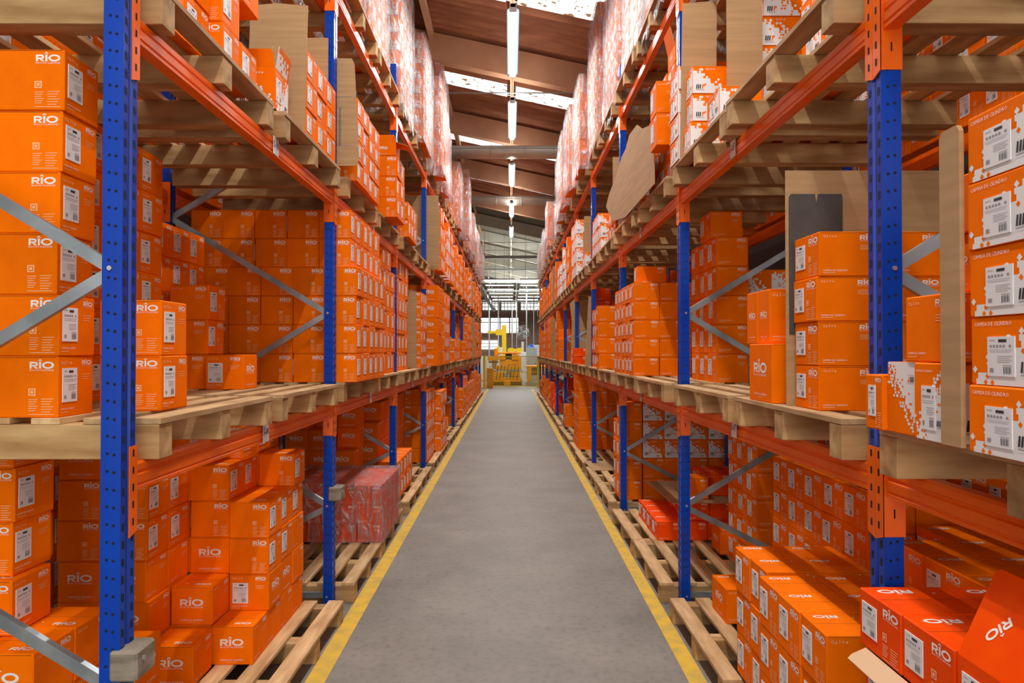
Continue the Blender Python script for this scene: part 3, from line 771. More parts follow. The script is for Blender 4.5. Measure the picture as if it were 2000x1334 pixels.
st(-1, 1, 13.9, 1.35, 4, 3, [[1, 1, 1, 1], [5, 5, 4, 5], [5, 5, 5, 5]], G, 'L')
st(-1, 1, 15.6, 1.20, 3, 3, [[2, 1, 2], [3, 3, 4], [4, 4, 4]], G, 'L')
st(-1, 1, 17.2, 1.25, 4, 3, [[1, 2, 2, 1], [5, 5, 4, 5], [5, 5, 5, 5]], G, 'L')
st(-1, 1, 18.8, 1.16, 4, 3, [[2, 2, 1, 3], [4, 4, 4, 5], [5] * 4], G, 'L')
for y in (20.2, 21.6, 23.0, 24.4, 25.8, 27.2, 28.6): st(-1, 1, y, 1.18, 4, 2, [[boxrnd.randint(3, 5) for _ in range(4)], [5] * 4], G, 'L')
# ---- left rack, floor
st(-1, 0, 3.88, 1.38, 4, 1, [[1, 4, 4, 5]], A2, lambda r, c, l: 'L3' if l == 0 or (c == 3 and l < 3) else 'S' if l == 1 else 'L', .6)
st(-1, 0, 3.90, 1.61, 4, 1, [[2, 5, 6, 6]], A2, lambda r, c, l: 'L3' if l <= 2 else 'L', .6)
st(-1, 0, 3.62, 1.585, 1, 1, 1, A2, 'L3', .8)
st(-1, 0, 3.66, 1.84, 2, 2, [[5, 5], [6, 5]], A2, lambda r, c, l: 'L3' if l <= 2 or l == 5 else 'L', .8)
st(-1, 0, 3.06, 1.60, 1, 1, 2, A2, 'R1', 1)
st(-1, 0, 2.55, 1.68, 2, 3, 3, A2, 'L3', .6)
st(-1, 0, 2.70, 1.855, 1, 2, 1, A2, 'L', .6, z=.764)
st(-1, 0, 2.74, 1.885, 1, 2, 4, A2, 'L', .6, z=.971)
st(-1, 0, 3.06, 1.90, 2, 2, 2, A2, 'L3', .6)
st(-1, 0, 4.14, 1.84, 3, 3, [[6, 6, 6]] * 3, A2, 'L')
st(-1, 0, 6.34, 1.13, 4, 4, 3, RD_, 'REDL', .2)
st(-1, 0, 5.55, 2.02, 3, 1, 5, A, 'L')
st(-1, 0, 7.48, 1.62, 2, 3, [[3, 5], [4, 5], [5, 5]], A, 'L3')
st(-1, 0, 8.12, 1.27, 5, 1, 2, A, 'L'); st(-1, 0, 8.2, 1.52, 4, 3, [[4, 5, 5, 5], [5, 5, 5, 5], [5] * 4], A, 'L3')
st(-1, 0, 9.5, 1.55, 4, 3, 5, A, 'L3')
st(-1, 0, 10.86, 1.25, 4, 4, [[5] * 4, [5] * 4, [5] * 4, [5] * 4], A, 'L')
st(-1, 0, 12.1, 1.16, 4, 4, 4, G, 'L')
st(-1, 0, 13.8, 1.5, 4, 3, [[1, 2, 1, 2], [4] * 4, [4] * 4], G, 'L')
st(-1, 0, 15.4, 1.35, 2, 3, [[1, 0], [3, 3], [4, 4]], G, 'L')
st(-1, 0, 16.6, 1.3, 4, 3, [[2, 1, 2, 1], [4] * 4, [4] * 4], G, 'L')
for y in (18.0, 19.4, 20.8, 22.3, 23.8, 25.2, 26.7, 28.2): st(-1, 0, y, 1.18, 4, 2, [[boxrnd.randint(2, 4) for _ in range(4)], [4] * 4], G, 'L')
# ---- left rack, middle shelf
st(-1, 2, 2.51, 1.355, 3, 2, 4, A, 'L', .5)
st(-1, 2, 3.235, 1.30, 2, 2, [[3, 3], [3, 3]], (.24, .22, .20), 'L', .8, miss={(0, 1, 1)})
st(-1, 2, 4.33, 1.235, 3, 2, 3, (.24, .24, .178), 'L')
st(-1, 2, 5.46, 1.17, 4, 4, 4, E, 'L'); st(-1, 2, 5.30, 1.42, 1, 1, 3, E, 'L')
st(-1, 2, 6.95, 1.10, 2, 3, 3, (.25, .24, .2), 'L'); st(-1, 2, 7.45, 1.35, 1, 2, 3, A, 'L')
st(-1, 2, 8.15, 1.16, 3, 3, 2, (.25, .25, .2), 'L')
st(-1, 2, 11.6, 1.12, 3, 3, [[4, 4, 3], [5, 5, 5], [5, 5, 5]], G, 'L'); st(-1, 2, 12.6, 1.12, 3, 2, [[3, 4, 4], [4, 4, 4]], G, 'PATL')
st(-1, 2, 13.8, 1.14, 4, 3, [[4, 4, 3, 3], [5] * 4, [5] * 4], G, 'L')
for y in (15.3, 16.6, 18.1, 19.5, 20.9, 22.3, 23.7, 25.1, 26.5, 27.9): st(-1, 2, y, 1.16, 4, 2, [[boxrnd.randint(2, 4) for _ in range(4)], [4] * 4], G, 'L' if y < 20 or y > 22 else 'PATL')
# ---- right rack, lower shelf
st(1, 1, 2.81, 1.20, 1, 5, 4, B, 'R', .8)
st(1, 1, 3.19, 1.17, 1, 2, 1, (.25, .30, .268), 'R1', 1)
st(1, 1, 3.33, 1.20, 2, 1, 1, (.20, .158, .256), 'R3', .6, z=PT[1] + .268)
st(1, 1, 3.68, 1.62, 2, 2, [[4, 4], [5, 4]], (.25, .24, .20), 'R')
st(1, 1, 5.30, 1.52, 3, 1, 5, A, 'R'); st(1, 1, 5.36, 1.50, 1, 1, 1, (.24, .30, .2), 'R', z=PT[1] + 5 * .216)
st(1, 1, 5.55, 1.78, 3, 2, [[4, 4, 4], [4] * 3], A, 'PAT')
st(1, 1, 6.75, 1.155, 5, 4, 5, B, 'R'); st(1, 1, 6.9, 1.22, 1, 1, 1, (.28, .2, .17), 'R', z=PT[1] + 5 * .176)
st(1, 1, 9.3, 1.14, 1, 2, 4, (.24, .24, .205), 'R3'); st(1, 1, 9.58, 1.2, 4, 3, 4, (.24, .24, .205), 'R')
st(1, 1, 11.0, 1.30, 4, 3, [[6, 6, 5, 5], [5] * 4, [5] * 4], (.24, .24, .2), 'RED')
st(1, 1, 12.25, 1.05, 1, 1, 2, (.26, .24, .14), 'RED', 2)
st(1, 1, 14.0, 1.35, 3, 3, [[4, 4, 4], [5] * 3, [5] * 3], G, 'R')
st(1, 1, 16.7, 1.12, 3, 3, [[2, 3, 3], [4] * 3, [5] * 3], G, 'R3')
for y in (18.3, 20.0, 21.4, 23.0, 24.4, 25.9, 27.3, 28.7): st(1, 1, y, 1.18, 4, 2, [[boxrnd.randint(3, 5) for _ in range(4)], [5] * 4], G, 'R')
# ---- right rack, floor
st(1, 0, 2.40, 1.155, 4, 2, 3, (.25, .236, .215), 'R', .4)
st(1, 0, 3.36, 1.19, 2, 2, 3, (.25, .225, .218), 'R', .4)
st(1, 0, 3.50, 1.73, 5, 2, 5, (.24, .25, .199), 'R', .3)
st(1, 0, 2.40, 1.66, 4, 3, [[4] * 4, [4] * 4, [4] * 4], (.25, .25, .215), 'R', .4)
st(1, 0, 4.45, 1.295, 1, 1, 1, (.19, .30, .214), 'R3', 4)
st(1, 0, 5.26, 1.80, 3, 2, [[5, 5, 5], [5] * 3], (.24, .23, .199), 'R')
st(1, 0, 5.95, 1.69, 1, 1, 1, (.22, .25, .2), 'R3', 4)
st(1, 0, 6.40, 1.305, 4, 4, 1, RD_, 'RED', .3)
st(1, 0, 6.45, 1.56, 3, 3, 1, RD_, 'RED', .3, z=PT[0] + .167)
st(1, 0, 6.50, 1.55, 1, 1, 1, (.22, .24, .19), 'R3', 3, z=PT[0] + .345); st(1, 0, 6.65, 1.8, 2, 2, [[1, 1], [1, 1]], (.24, .24, .2), 'RED', 2, z=PT[0] + .345)
st(1, 0, 8.17, 1.50, 1, 4, 2, (.25, .25, .235), 'R'); st(1, 0, 8.17, 1.50, 1, 4, 3, (.25, .25, .21), 'PAT', z=PT[0] + .47); st(1, 0, 8.17, 1.50, 1, 4, 1, (.25, .25, .21), 'R', z=PT[0] + 1.10 - .0)
st(1, 0, 8.15, 1.24, 2, 1, [[5, 4]], (.25, .25, .22), 'R')
st(1, 0, 8.45, 1.5, 2, 1, 5, (.25, .25, .22), 'R')
st(1, 0, 12.25, 1.16, 4, 4, 5, (.25, .24, .25), 'R3')
st(1, 0, 15.9, 1.2, 1, 1, [[2]], G, 'R'); st(1, 0, 16.3, 1.25, 3, 2, [[3] * 3, [4] * 3], G, 'R')
st(1, 0, 17.7, 1.4, 4, 2, 4, G, 'RED'); st(1, 0, 19.2, 1.20, 4, 2, [[1, 1, 2, 1], [3] * 4], G, 'RED')
for y in (20.9, 22.3, 23.8, 25.2, 26.7, 28.2): st(1, 0, y, 1.18, 4, 2, [[boxrnd.randint(1, 3) for _ in range(4)], [3] * 4], G, 'RED' if y < 22 else 'R')
# ---- right rack, middle shelf
st(1, 2, 2.50, 1.50, 5, 3, 4, (.24, .24, .16), lambda r, c, l: 'PAT' if (c + l) % 3 else 'R', .6)
st(1, 2, 3.92, 1.14, 1, 1, 1, (.24, .25, .16), 'PAT', 1)
st(1, 2, 4.26, 1.50, 1, 3, 6, (.25, .24, .176), 'PAT', .6)
st(1, 2, 4.58, 1.155, 1, 2, 3, (.24, .17, .177), 'PAT', .8)
st(1, 2, 4.83, 1.13, 1, 4, 4, (.24, .26, .158), 'PAT', .3)
st(1, 2, 5.31, 1.215, 4, 3, [[5, 5, 4, 4]] * 3, (.24, .24, .172), 'R', .5)
st(1, 2, 5.33, 1.09, 1, 1, 2, (.122, .24, .24), 'R', 1, z=PT[2] + .24)
st(1, 2, 6.8, 1.16, 4, 3, [[2, 2, 3, 3], [4] * 4, [4] * 4], (.24, .24, .18), 'PAT')
st(1, 2, 8.2, 1.2, 3, 2, [[2, 2, 1], [3] * 3], (.24, .24, .18), 'R'); st(1, 2, 9.3, 1.17, 4, 3, [[2, 3, 3, 3], [4] * 4, [4] * 4], (.24, .24, .18), 'PAT')
st(1, 2, 10.9, 1.14, 2, 3, [[1, 1], [2, 2], [2, 2]], (.24, .24, .2), 'PAT')
st(1, 2, 12.3, 1.13, 4, 3, 4, (.25, .25, .24), 'PAT'); st(1, 2, 13.9, 1.14, 4, 3, [[3, 3, 4, 4], [4] * 4, [4] * 4], G, 'R')
for y in (15.4, 16.8, 18.2, 19.6, 21.0, 22.4, 23.8, 25.3, 26.7, 28.1): st(1, 2, y, 1.16, 4, 2, [[boxrnd.randint(2, 4) for _ in range(4)], [4] * 4], G, 'R' if y > 17 else 'PAT')
# ---- stock of the racks standing back to back with these
for lv in (0, 1, 2):
    for i in (0, 1, 2): st(-1, lv, FY(i) + .1, 2.66, 10, 1, 5, G, 'L'); st(1, lv, FY(i) + .1, 2.62, 10, 1, 4, G, 'R')
# ---- right rack beside the camera
P_ = (.26, .24, .157)
st(1, 1, 1.46, 1.085, 1, 2, 5, P_, 'PAT', .4)
st(1, 1, 1.80, 1.10, 2, 1, 1, (.24, .155, .205), lambda r, c, l: 'PUP' if c else 'PAT', .6)
st(1, 1, 2.114, 1.10, 1, 1, 1, (.24, .105, .165), 'R', 1)
st(1, 1, 1.79, 1.10, 1, 1, 1, (.24, .215, .178), 'R2', 1, z=PT[1] + .206)
st(1, 1, 1.80, 1.16, 1, 1, [[2]], (.2, .11, .15), 'R1', 1, z=PT[1] + .386)
st(1, 0, 1.815, 1.115, 2, 3, 1, (.28, .245, .176), 'RED', .3, z=.90)
st(1, 0, 1.50, 1.12, 3, 3, 2, (.28, .265, .25), 'R', .4, z=.144); st(1, 0, 1.50, 1.12, 2, 2, 1, (.28, .23, .25), 'R', .4, z=.645)
# ---- top shelf: wrapped loads
WRAP = []
def wrapped(s, y0, X, cols, rows, lay, dims, style, droop=.1, k=0):
    st(s, 3, y0, X, cols, rows, lay, dims, style, .2, wrapped=True)
    WRAP.append((s, y0, X, cols * dims[1], rows * dims[0], lay * dims[2], droop))
WD = (.25, .245, .20)
for y, x, c, l, k in ((5.45, 1.33, 4, 7, 'WR'), (6.74, 1.34, 4, 7, 'WR'), (8.12, 1.25, 4, 8, 'WP'), (9.5, 1.157, 4, 7, 'WP'), (10.95, 1.06, 4, 8, 'WR'), (12.3, 1.12, 4, 6, 'WR'),
                      (16.0, 1.15, 4, 7, 'WR'), (17.45, 1.04, 4, 8, 'WR'), (19.6, 1.12, 4, 5, 'WR'), (20.9, 1.08, 4, 6, 'WR'), (22.3, 1.12, 4, 6, 'WR'), (23.8, 1.10, 4, 6, 'WR'),
                      (25.2, 1.12, 4, 6, 'WR'), (26.6, 1.10, 4, 5, 'WR'), (28.1, 1.08, 4, 5, 'WR')): wrapped(-1, y, x, c, 4, l, WD, k)
for y, x, c, l, k in ((5.4, 1.20, 4, 7, 'WP'), (6.7, 1.23, 4, 8, 'WP'), (8.1, 1.21, 4, 8, 'WR'), (9.45, 1.15, 4, 9, 'WR'), (10.9, 1.056, 4, 7, 'WR'), (12.25, 1.0, 4, 7, 'WR'),
                      (13.7, .99, 4, 7, 'WR'), (15.0, 1.02, 4, 7, 'WR'), (16.5, 1.10, 4, 3, 'WR'), (19.3, 1.0, 3, 6, 'WR'), (20.7, 1.08, 3, 6, 'WR'), (22.2, 1.10, 4, 5, 'WR'),
                      (23.7, 1.10, 4, 6, 'WR'), (25.1, 1.10, 4, 5, 'WR'), (26.5, 1.10, 4, 5, 'WR'), (28.0, 1.10, 4, 5, 'WR')): wrapped(1, y, x, c, 4, l, WD, k)

# ---- open cartons with raised flaps
def open_carton(s, cx, cy_, z, dims, style, label, flaps, rz=0, inner='kraft'):
    """hollow carton with hinged flaps. flaps: {edge: opening angle from closed}, edges near/far/aisle/back"""
    dx, dy, dz = dims; col, near, aisle, hl = STY[style]
    rt = empty({'orange': 'open_orange_carton', 'red': 'open_red_carton', 'pat': 'open_patterned_carton'}[col], (cx, cy_, z), R(rz)); tag(rt, label, 'carton')
    t = .004; b = MB()
    b.box(-dx / 2, dx / 2, -dy / 2, -dy / 2 + t, 0, dz, 'CARTON'); b.box(-dx / 2, dx / 2, dy / 2 - t, dy / 2, 0, dz, 'CARTON')
    b.box(-dx / 2, -dx / 2 + t, -dy / 2 + t, dy / 2 - t, 0, dz, 'CARTON'); b.box(dx / 2 - t, dx / 2, -dy / 2 + t, dy / 2 - t, 0, dz, 'CARTON')
    b.box(-dx / 2, dx / 2, -dy / 2, dy / 2, 0, t, inner)
    for x in (-dx / 2 + t + .0006, dx / 2 - t - .0006): b.add([(x, -dy / 2 + t, t), (x, dy / 2 - t, t), (x, dy / 2 - t, dz - .001), (x, -dy / 2 + t, dz - .001)], [(0, 1, 2, 3)], inner)
    for y in (-dy / 2 + t + .0006, dy / 2 - t - .0006): b.add([(-dx / 2 + t, y, t), (dx / 2 - t, y, t), (dx / 2 - t, y, dz - .001), (-dx / 2 + t, y, dz - .001)], [(0, 1, 2, 3)], inner)
    FACE[near](b, face((-dx / 2, -dy / 2, 0), (1, 0, 0), (0, 0, 1), dx, dz))
    FACE[aisle](b, face((dx / 2, -dy / 2, 0), (0, 1, 0), (0, 0, 1), dy, dz) if s < 0 else face((-dx / 2, dy / 2, 0), (0, -1, 0), (0, 0, 1), dy, dz))
    fix = lambda b: [({'pat': 'orange'}.get(col, col)) if k == 'CARTON' else k for k in b.mats]
    b.mats = fix(b); par(b.build('body'), rt)
    if hl:
        m = label_mesh(min(.088, dy * .4), dz * .56, s, 'aisle'); l = bpy.data.objects.new('shipping_label', m); C.objects.link(l)
        l.location = (-s * (dx / 2 + .0002), (dy / 2 - .02) * (1 if s > 0 else -1), dz * .24); par(l, rt); l['label'] = 'white paper label with barcode'
    for e, (ang, ln, lg) in flaps.items():
        # u along hinge, the flap swings from lying inward (0) to upright (90) and outward (180+)
        if e == 'near': o, u, inw, w_ = (-dx / 2, -dy / 2, dz), (1, 0, 0), (0, 1, 0), dx
        elif e == 'far': o, u, inw, w_ = (dx / 2, dy / 2, dz), (-1, 0, 0), (0, -1, 0), dx
        elif e == 'right': o, u, inw, w_ = (dx / 2, -dy / 2, dz), (0, 1, 0), (-1, 0, 0), dy
        else: o, u, inw, w_ = (-dx / 2, dy / 2, dz), (0, -1, 0), (1, 0, 0), dy
        a = R(ang); o = Vector(o); u = Vector(u); v = Vector(inw) * math.cos(a) + Vector((0, 0, 1)) * math.sin(a); n = u.cross(v)
        b = MB(); tt = .0035; ch = min(.02, w_ * .1)
        out = [(0.001, 0), (w_ - .001, 0), (w_ - .001 - ch * .3, ln - ch), (w_ - ch, ln), (ch, ln), (.001 + ch * .3, ln - ch)]
        P = [o + u * p + v * q for p, q in out]; Q = [p - n * tt for p in P]; k = len(P)
        b.add(P, [tuple(range(k))], 'CARTON'); b.add(Q, [tuple(range(k))[::-1]], inner)
        b.add(P + Q, [(i, k + i, k + (i + 1) % k, (i + 1) % k) for i in range(k)], inner)
        if lg: lg(b, (o, u, v, w_, ln))
        b.mats = fix(b); par(b.build('flap'), rt)
    return rt
open_carton(-1, -1.385, 4.005, PT[2] + .02, (.21, .23, .225), 'PATL', 'open orange carton with raised flaps in front of the tall kraft sheet, left middle shelf',
            {'near': (95, .10, None), 'right': (100, .12, lambda b, F: pixels(b, F, seed=5, n=9)), 'far': (90, .08, None)})
open_carton(1, 1.345, 5.44, PT[2] + .864, (.24, .24, .12), 'R1', 'open orange carton with tall flap up, topmost behind the second blue right post, middle shelf',
            {'left': (104, .15, None), 'near': (80, .08, None)})
open_carton(-1, -1.235, 7.09, PT[2] + .604, (.24, .24, .13), 'L3', 'open orange carton with flap hanging towards the aisle, left middle shelf, second bay',
            {'right': (196, .12, None), 'near': (100, .07, None)})
st(-1, 2, 3.89, 1.30, 1, 1, 1, (.2, .2, .018), 'R1', z=PT[2])
open_carton(1, 1.255, 1.665, .90, (.28, .27, .176), 'RED', 'open red orange carton with tall raised flap, low on the right beside the camera',
            {'left': (66, .235, lambda b, F: logo(b, F, F[3] * .40, F[4] * .60, F[3] * .31, cap=False, rot=R(232)))})
open_carton(1, 1.26, 2.115, .646, (.29, .30, .25), 'RED', 'open red carton with a cream flap folded out, under the red orange cartons',
            {'left': (200, .07, None)}, inner='kraftpale')
# ---- loose kraft sheets standing in the racks
def sheet(outline, axis, at, t, label, name='kraft_sheet', mat='kraft', extra=None, lean=0):
    """outline in metres: (x,z) for sheets facing the camera (axis y), (y,z) for sheets along the aisle (axis x)"""
    b = MB(); k = len(outline); zm = min(z for _, z in outline)
    if axis == 'y': P = [(a, at + lean * (z - zm), z) for a, z in outline]; Q = [(a, at + t + lean * (z - zm), z) for a, z in outline]
    else: P = [(at + lean * (z - zm), a, z) for a, z in outline]; Q = [(at + t + lean * (z - zm), a, z) for a, z in outline]
    b.add(P + Q, [tuple(range(k)), tuple(range(k, 2 * k))[::-1]] + [(i, k + i, k + (i + 1) % k, (i + 1) % k) for i in range(k)], mat)
    o = b.build(name); tag(o, label, 'cardboard sheet')
    if extra: extra(o)
    return o
def rect(a0, a1, z0, z1): return [(a0, z0), (a1, z0), (a1, z1), (a0, z1)]
z2, z1_ = PT[2] + .003, PT[1] + .003
def crease(o):
    b = MB(); b.box(-1.415, -1.412, 4.2868, 4.289, PT[2] + .02, 3.88, 'inkgrey'); par(b.build('crease_line'), o); 
sheet([(-1.58, z2), (-1.232, z2), (-1.215, 3.90), (-1.40, 3.915), (-1.56, 3.90)], 'y', 4.29, .006, 'tall kraft cardboard sheet behind the open carton, left middle shelf', lean=.0)
sheet(rect(-1.56, -1.30, z2, 4.06), 'y', 5.10, .005, 'kraft sheet standing behind the second blue post, left middle shelf')
def slits(o):
    b = MB()
    for x in (-1.262, -1.252): b.box(x, x + .003, 5.2735, 5.2745, 3.34, 3.62, 'ink')
    b.box(-1.48, -1.17, 5.2735, 5.2745, 3.34, 3.342, 'inkgrey'); b.box(-1.48, -1.17, 5.2735, 5.2745, 3.70, 3.702, 'inkgrey'); par(b.build('printed_line'), o)
sheet([(-1.50, 3.19), (-1.13, 3.19), (-1.115, 3.26), (-1.15, 3.94), (-1.17, 3.985), (-1.50, 3.985)], 'y', 5.275, .006, 'creased kraft sheet with two printed lines beside the second blue left post', extra=slits)
sheet(rect(-1.62, -1.26, z1_, 2.62), 'y', 9.62, .006, 'kraft sheet between carton stacks, left lower shelf, third bay')
sheet(rect(-1.60, -1.16, z1_, 2.70), 'y', 13.75, .006, 'brown kraft sheet facing the camera, left lower shelf, fifth bay')
sheet(rect(-1.75, -1.10, z2, 4.2), 'y', 10.95, .006, 'wide kraft sheet on the left middle shelf behind the fourth blue post')
sheet(rect(-1.60, -1.13, z2, 4.15), 'y', 11.45, .006, 'second wide kraft sheet on the left middle shelf, fourth bay')
sheet(rect(-1.55, -1.10, z1_, 2.85), 'y', 22.2, .006, 'kraft sheet far down the left lower shelf near its end')
sheet(rect(-1.55, -1.12, z2, 4.1), 'y', 21.2, .006, 'kraft sheet far down the left middle shelf')
def patch(o):
    b = MB(); y = 3.0655
    pts = [(1.19, 1.9), (1.42, 1.9), (1.42, 2.485), (1.415, 2.50), (1.315, 2.50), (1.308, 2.45), (1.302, 2.50), (1.20, 2.50), (1.19, 2.485)]
    k = len(pts); b.add([(x, y, z) for x, z in pts] + [(x, y - .003, z) for x, z in pts], [tuple(range(k)), tuple(range(k, 2 * k))] + [(i, (i + 1) % k, k + (i + 1) % k, k + i) for i in range(k)], 'darkpatch')
    q = b.build('slotted_dark_panel'); q['label'] = 'dark grey slotted board panel'; par(q, o)
sheet(rect(1.178, 1.88, z1_, 2.602), 'y', 3.068, .006, 'large kraft sheet with dark panel behind the cartons, right lower shelf', extra=patch)
sheet([(1.72, z1_), (1.80, z1_), (1.80, 2.36), (1.79, 2.375), (1.73, 2.375), (1.72, 2.36)], 'x', 1.078, .012, 'narrow kraft board upright beside the nearest patterned cartons on the right', name='kraft_edge_board')
sheet(rect(1.268, 1.478, z2, 4.25), 'y', 4.19, .006, 'tall kraft sheet behind the single patterned carton, right middle shelf')
sheet([(1.135, z2), (1.19, z2), (1.20, 3.50), (1.38, 3.50), (1.385, 4.18), (1.155, 4.16)], 'y', 4.795, .006, 'tall kraft sheet beside the second blue right post, middle shelf')
sheet([(5.58, z2), (6.99, 3.13), (7.86, 3.25), (8.4, 3.52), (8.15, 3.60), (7.6, 3.68), (7.2, 3.78), (6.95, 3.79), (6.75, 3.86), (6.34, 3.83), (6.1, 3.72), (5.58, 3.60)], 'x', 1.118, .006, 'torn kraft sheet hanging over the third blue right post', name='torn_kraft_sheet')
sheet(rect(1.20, 1.50, z2, 4.1), 'y', 8.4, .006, 'kraft sheet behind the torn sheet, right middle shelf')
sheet(rect(1.16, 1.62, z2, 3.95), 'y', 11.3, .006, 'kraft sheet in the fourth bay, right middle shelf')
sheet(rect(1.14, 1.45, z2, 3.7), 'y', 11.25, .008, 'shorter kraft sheet in front of another, right middle shelf, fourth bay')
sheet([(1.14, z1_), (1.75, z1_), (1.75, 2.75), (1.20, 2.80), (1.12, 2.72), (1.16, 2.4)], 'y', 13.6, .008, 'tall brown kraft sheet on the right lower shelf behind the small red cartons')
sheet([(1.12, z1_), (1.32, z1_), (1.22, 2.2), (1.30, 2.65), (1.18, 2.65)], 'y', 10.85, .008, 'bent kraft sheet leaning in the fourth bay, right lower shelf')
sheet(rect(1.13, 1.6, z1_, 2.7), 'y', 19.6, .006, 'kraft sheet far down the right lower shelf')
sheet(rect(1.13, 1.6, z2, 4.1), 'y', 19.3, .006, 'kraft sheet far down the right middle shelf')
# flat sheets lying on pallets
def flat(x0, x1, y0, y1, z, label, corner=.03):
    b = MB(); pts = [(x0 + corner, y0), (x1, y0 + corner * .3), (x1 - corner * .5, y1), (x0, y1 - corner)]
    b.add([(x, y, z) for x, y in pts] + [(x, y, z + .006) for x, y in pts], [(3, 2, 1, 0), (4, 5, 6, 7), (0, 1, 5, 4), (1, 2, 6, 5), (2, 3, 7, 6), (3, 0, 4, 7)], 'kraft')
    return tag(b.build('kraft_sheet'), label, 'cardboard sheet')
flat(1.40, 2.2, 6.36, 7.45, PT[0] + .3355, 'flat kraft sheet lying between layers of red cartons, right floor pallet')
flat(1.12, 2.1, 10.1, 11.0, PT[0] + .002, 'flat kraft sheet lying on an empty floor pallet, right rack')

# ---- stretch film round the wrapped loads
def film(s, y0, X, ly, lx, lz, z0, label, droop=.1, seed=0, gap=.018, amp=.02):
    rnd = random.Random(seed); b = MB(); x0, x1 = X - gap, X + lx + gap; a0, a1 = y0 - gap, y0 + ly + gap
    per = []
    nx, ny, nz = 10, 14, 14
    for i in range(ny): per.append((x0, a1 - (a1 - a0) * i / ny))
    for i in range(nx): per.append((x0 + (x1 - x0) * i / nx, a0))
    for i in range(ny): per.append((x1, a0 + (a1 - a0) * i / ny))
    for i in range(nx): per.append((x1 - (x1 - x0) * i / nx, a1))
    n = len(per); ph = [rnd.uniform(0, 6.28) for _ in range(6)]; cx, cyy = (x0 + x1) / 2, (a0 + a1) / 2
    vs = []; 
    for j in range(nz + 1):
        t = j / nz
        for i, (px, py) in enumerate(per):
            zz = z0 - (droop * rnd.uniform(.1, 1) if j == 0 else 0) + (lz + gap) * t
            d = amp * (.5 + .5 * math.sin(i * 1.3 + ph[0] + 3 * t) * math.sin(5 * t + ph[1] + i * .6)) + rnd.uniform(0, amp * .7)
            if j == nz: d *= .4
            vx, vy = px - cx, py - cyy; L = math.hypot(vx, vy)
            vs.append((s * (px + d * vx / L), py + d * vy / L, zz))
    fs = [(j * n + i, j * n + (i + 1) % n, (j + 1) * n + (i + 1) % n, (j + 1) * n + i) for j in range(nz) for i in range(n)]
    b.add(vs, fs, 'film'); k = len(b.v); 
    b.add([vs[nz * n + i] for i in range(n)] + [(s * cx, cyy, z0 + lz + gap * .6)], [(i, (i + 1) % n, n) for i in range(n)], 'film')
    o = b.build('stretch_film'); tag(o, label, 'plastic film', 'stretch film wrapped round loads')
    for p in o.data.polygons: p.use_smooth = True
    return o
# ================================================================ keep the 300 largest of each kind as single things, merge the rest
bpy.context.view_layer.update()
from mathutils.bvhtree import BVHTree
def select():
    """which cartons can be seen, from the camera and from a step to either side"""
    vs, fs, own = [], [], []
    reg = {r['o'].name: r for r in REG}
    for o in C.objects:
        if o.type != 'MESH': continue
        mw = o.matrix_world
        if o.name.startswith('shipping_label'): continue
        if o.name in reg or len(o.data.vertices) > 4000 or o.name.startswith('upright'):
            bb = [mw @ Vector(c) for c in o.bound_box]; k = len(vs); vs += bb
            for f in ((0, 1, 2, 3), (4, 5, 6, 7), (0, 1, 5, 4), (1, 2, 6, 5), (2, 3, 7, 6), (3, 0, 4, 7)): fs.append([k + a for a in f]); own.append(o.name)
        else:
            k = len(vs); vs += [mw @ v.co for v in o.data.vertices]
            for p in o.data.polygons: fs.append([k + a for a in p.vertices]); own.append(o.name)
    T = BVHTree.FromPolygons(vs, fs); R3 = co.matrix_world.to_3x3(); org = co.matrix_world.translation
    cnt, near = {}, set()
    for off, W_, H_ in ((0, 500, 333), (-.35, 300, 200), (.35, 300, 200)):
        for j in range(H_):
            for i in range(W_):
                d = R3 @ Vector(((i + .5) / W_ * 2000 - 1000, 667 - (j + .5) / H_ * 1334, -FPX))
                h = T.ray_cast(org + Vector((off, 0, 0)), d.normalized())
                if h[2] is not None:
                    n = own[h[2]]; near.add(n)
                    if not off: cnt[n] = cnt.get(n, 0) + 1
    return cnt, near
cnt, near_seen = select()
gone = [r for r in REG if r['o'].name not in near_seen]
REG = [r for r in REG if r['o'].name in near_seen]
rm = [c for r in gone for c in CH.get(r['o'].name, [])] + [r['o'] for r in gone]
print('unseen cartons left out', len(gone), 'blocked', STAT)
bpy.data.batch_remove(rm)
kinds = {}
for r in REG:
    k = r['o'].name.split('.')[0]; kinds.setdefault(k, []).append(r)
LIMIT = {'orange_carton': 295, 'wrapped_carton': 290, 'red_carton': 200, 'patterned_carton': 290}
def lite_carton(r, out):
    key = r['col']; mw = r['o'].matrix_world; me = r['o'].data
    k = len(out.v); out.v += [tuple(mw @ v.co) for v in me.vertices]
    mi = [out.mi(inv[m.name]) for m in me.materials]
    for p in me.polygons: out.f.append([k + a for a in p.vertices]); out.m.append(mi[p.material_index])
    for c in CH.get(r['o'].name, []):
        me = c.data; k = len(out.v); cw = mw @ c.matrix_local; out.v += [tuple(cw @ v.co) for v in me.vertices]; mi = [out.mi(inv[m.name]) for m in me.materials]
        for p in me.polygons: out.f.append([k + a for a in p.vertices]); out.m.append(mi[p.material_index])
inv = {M[k].name: k for k in M}
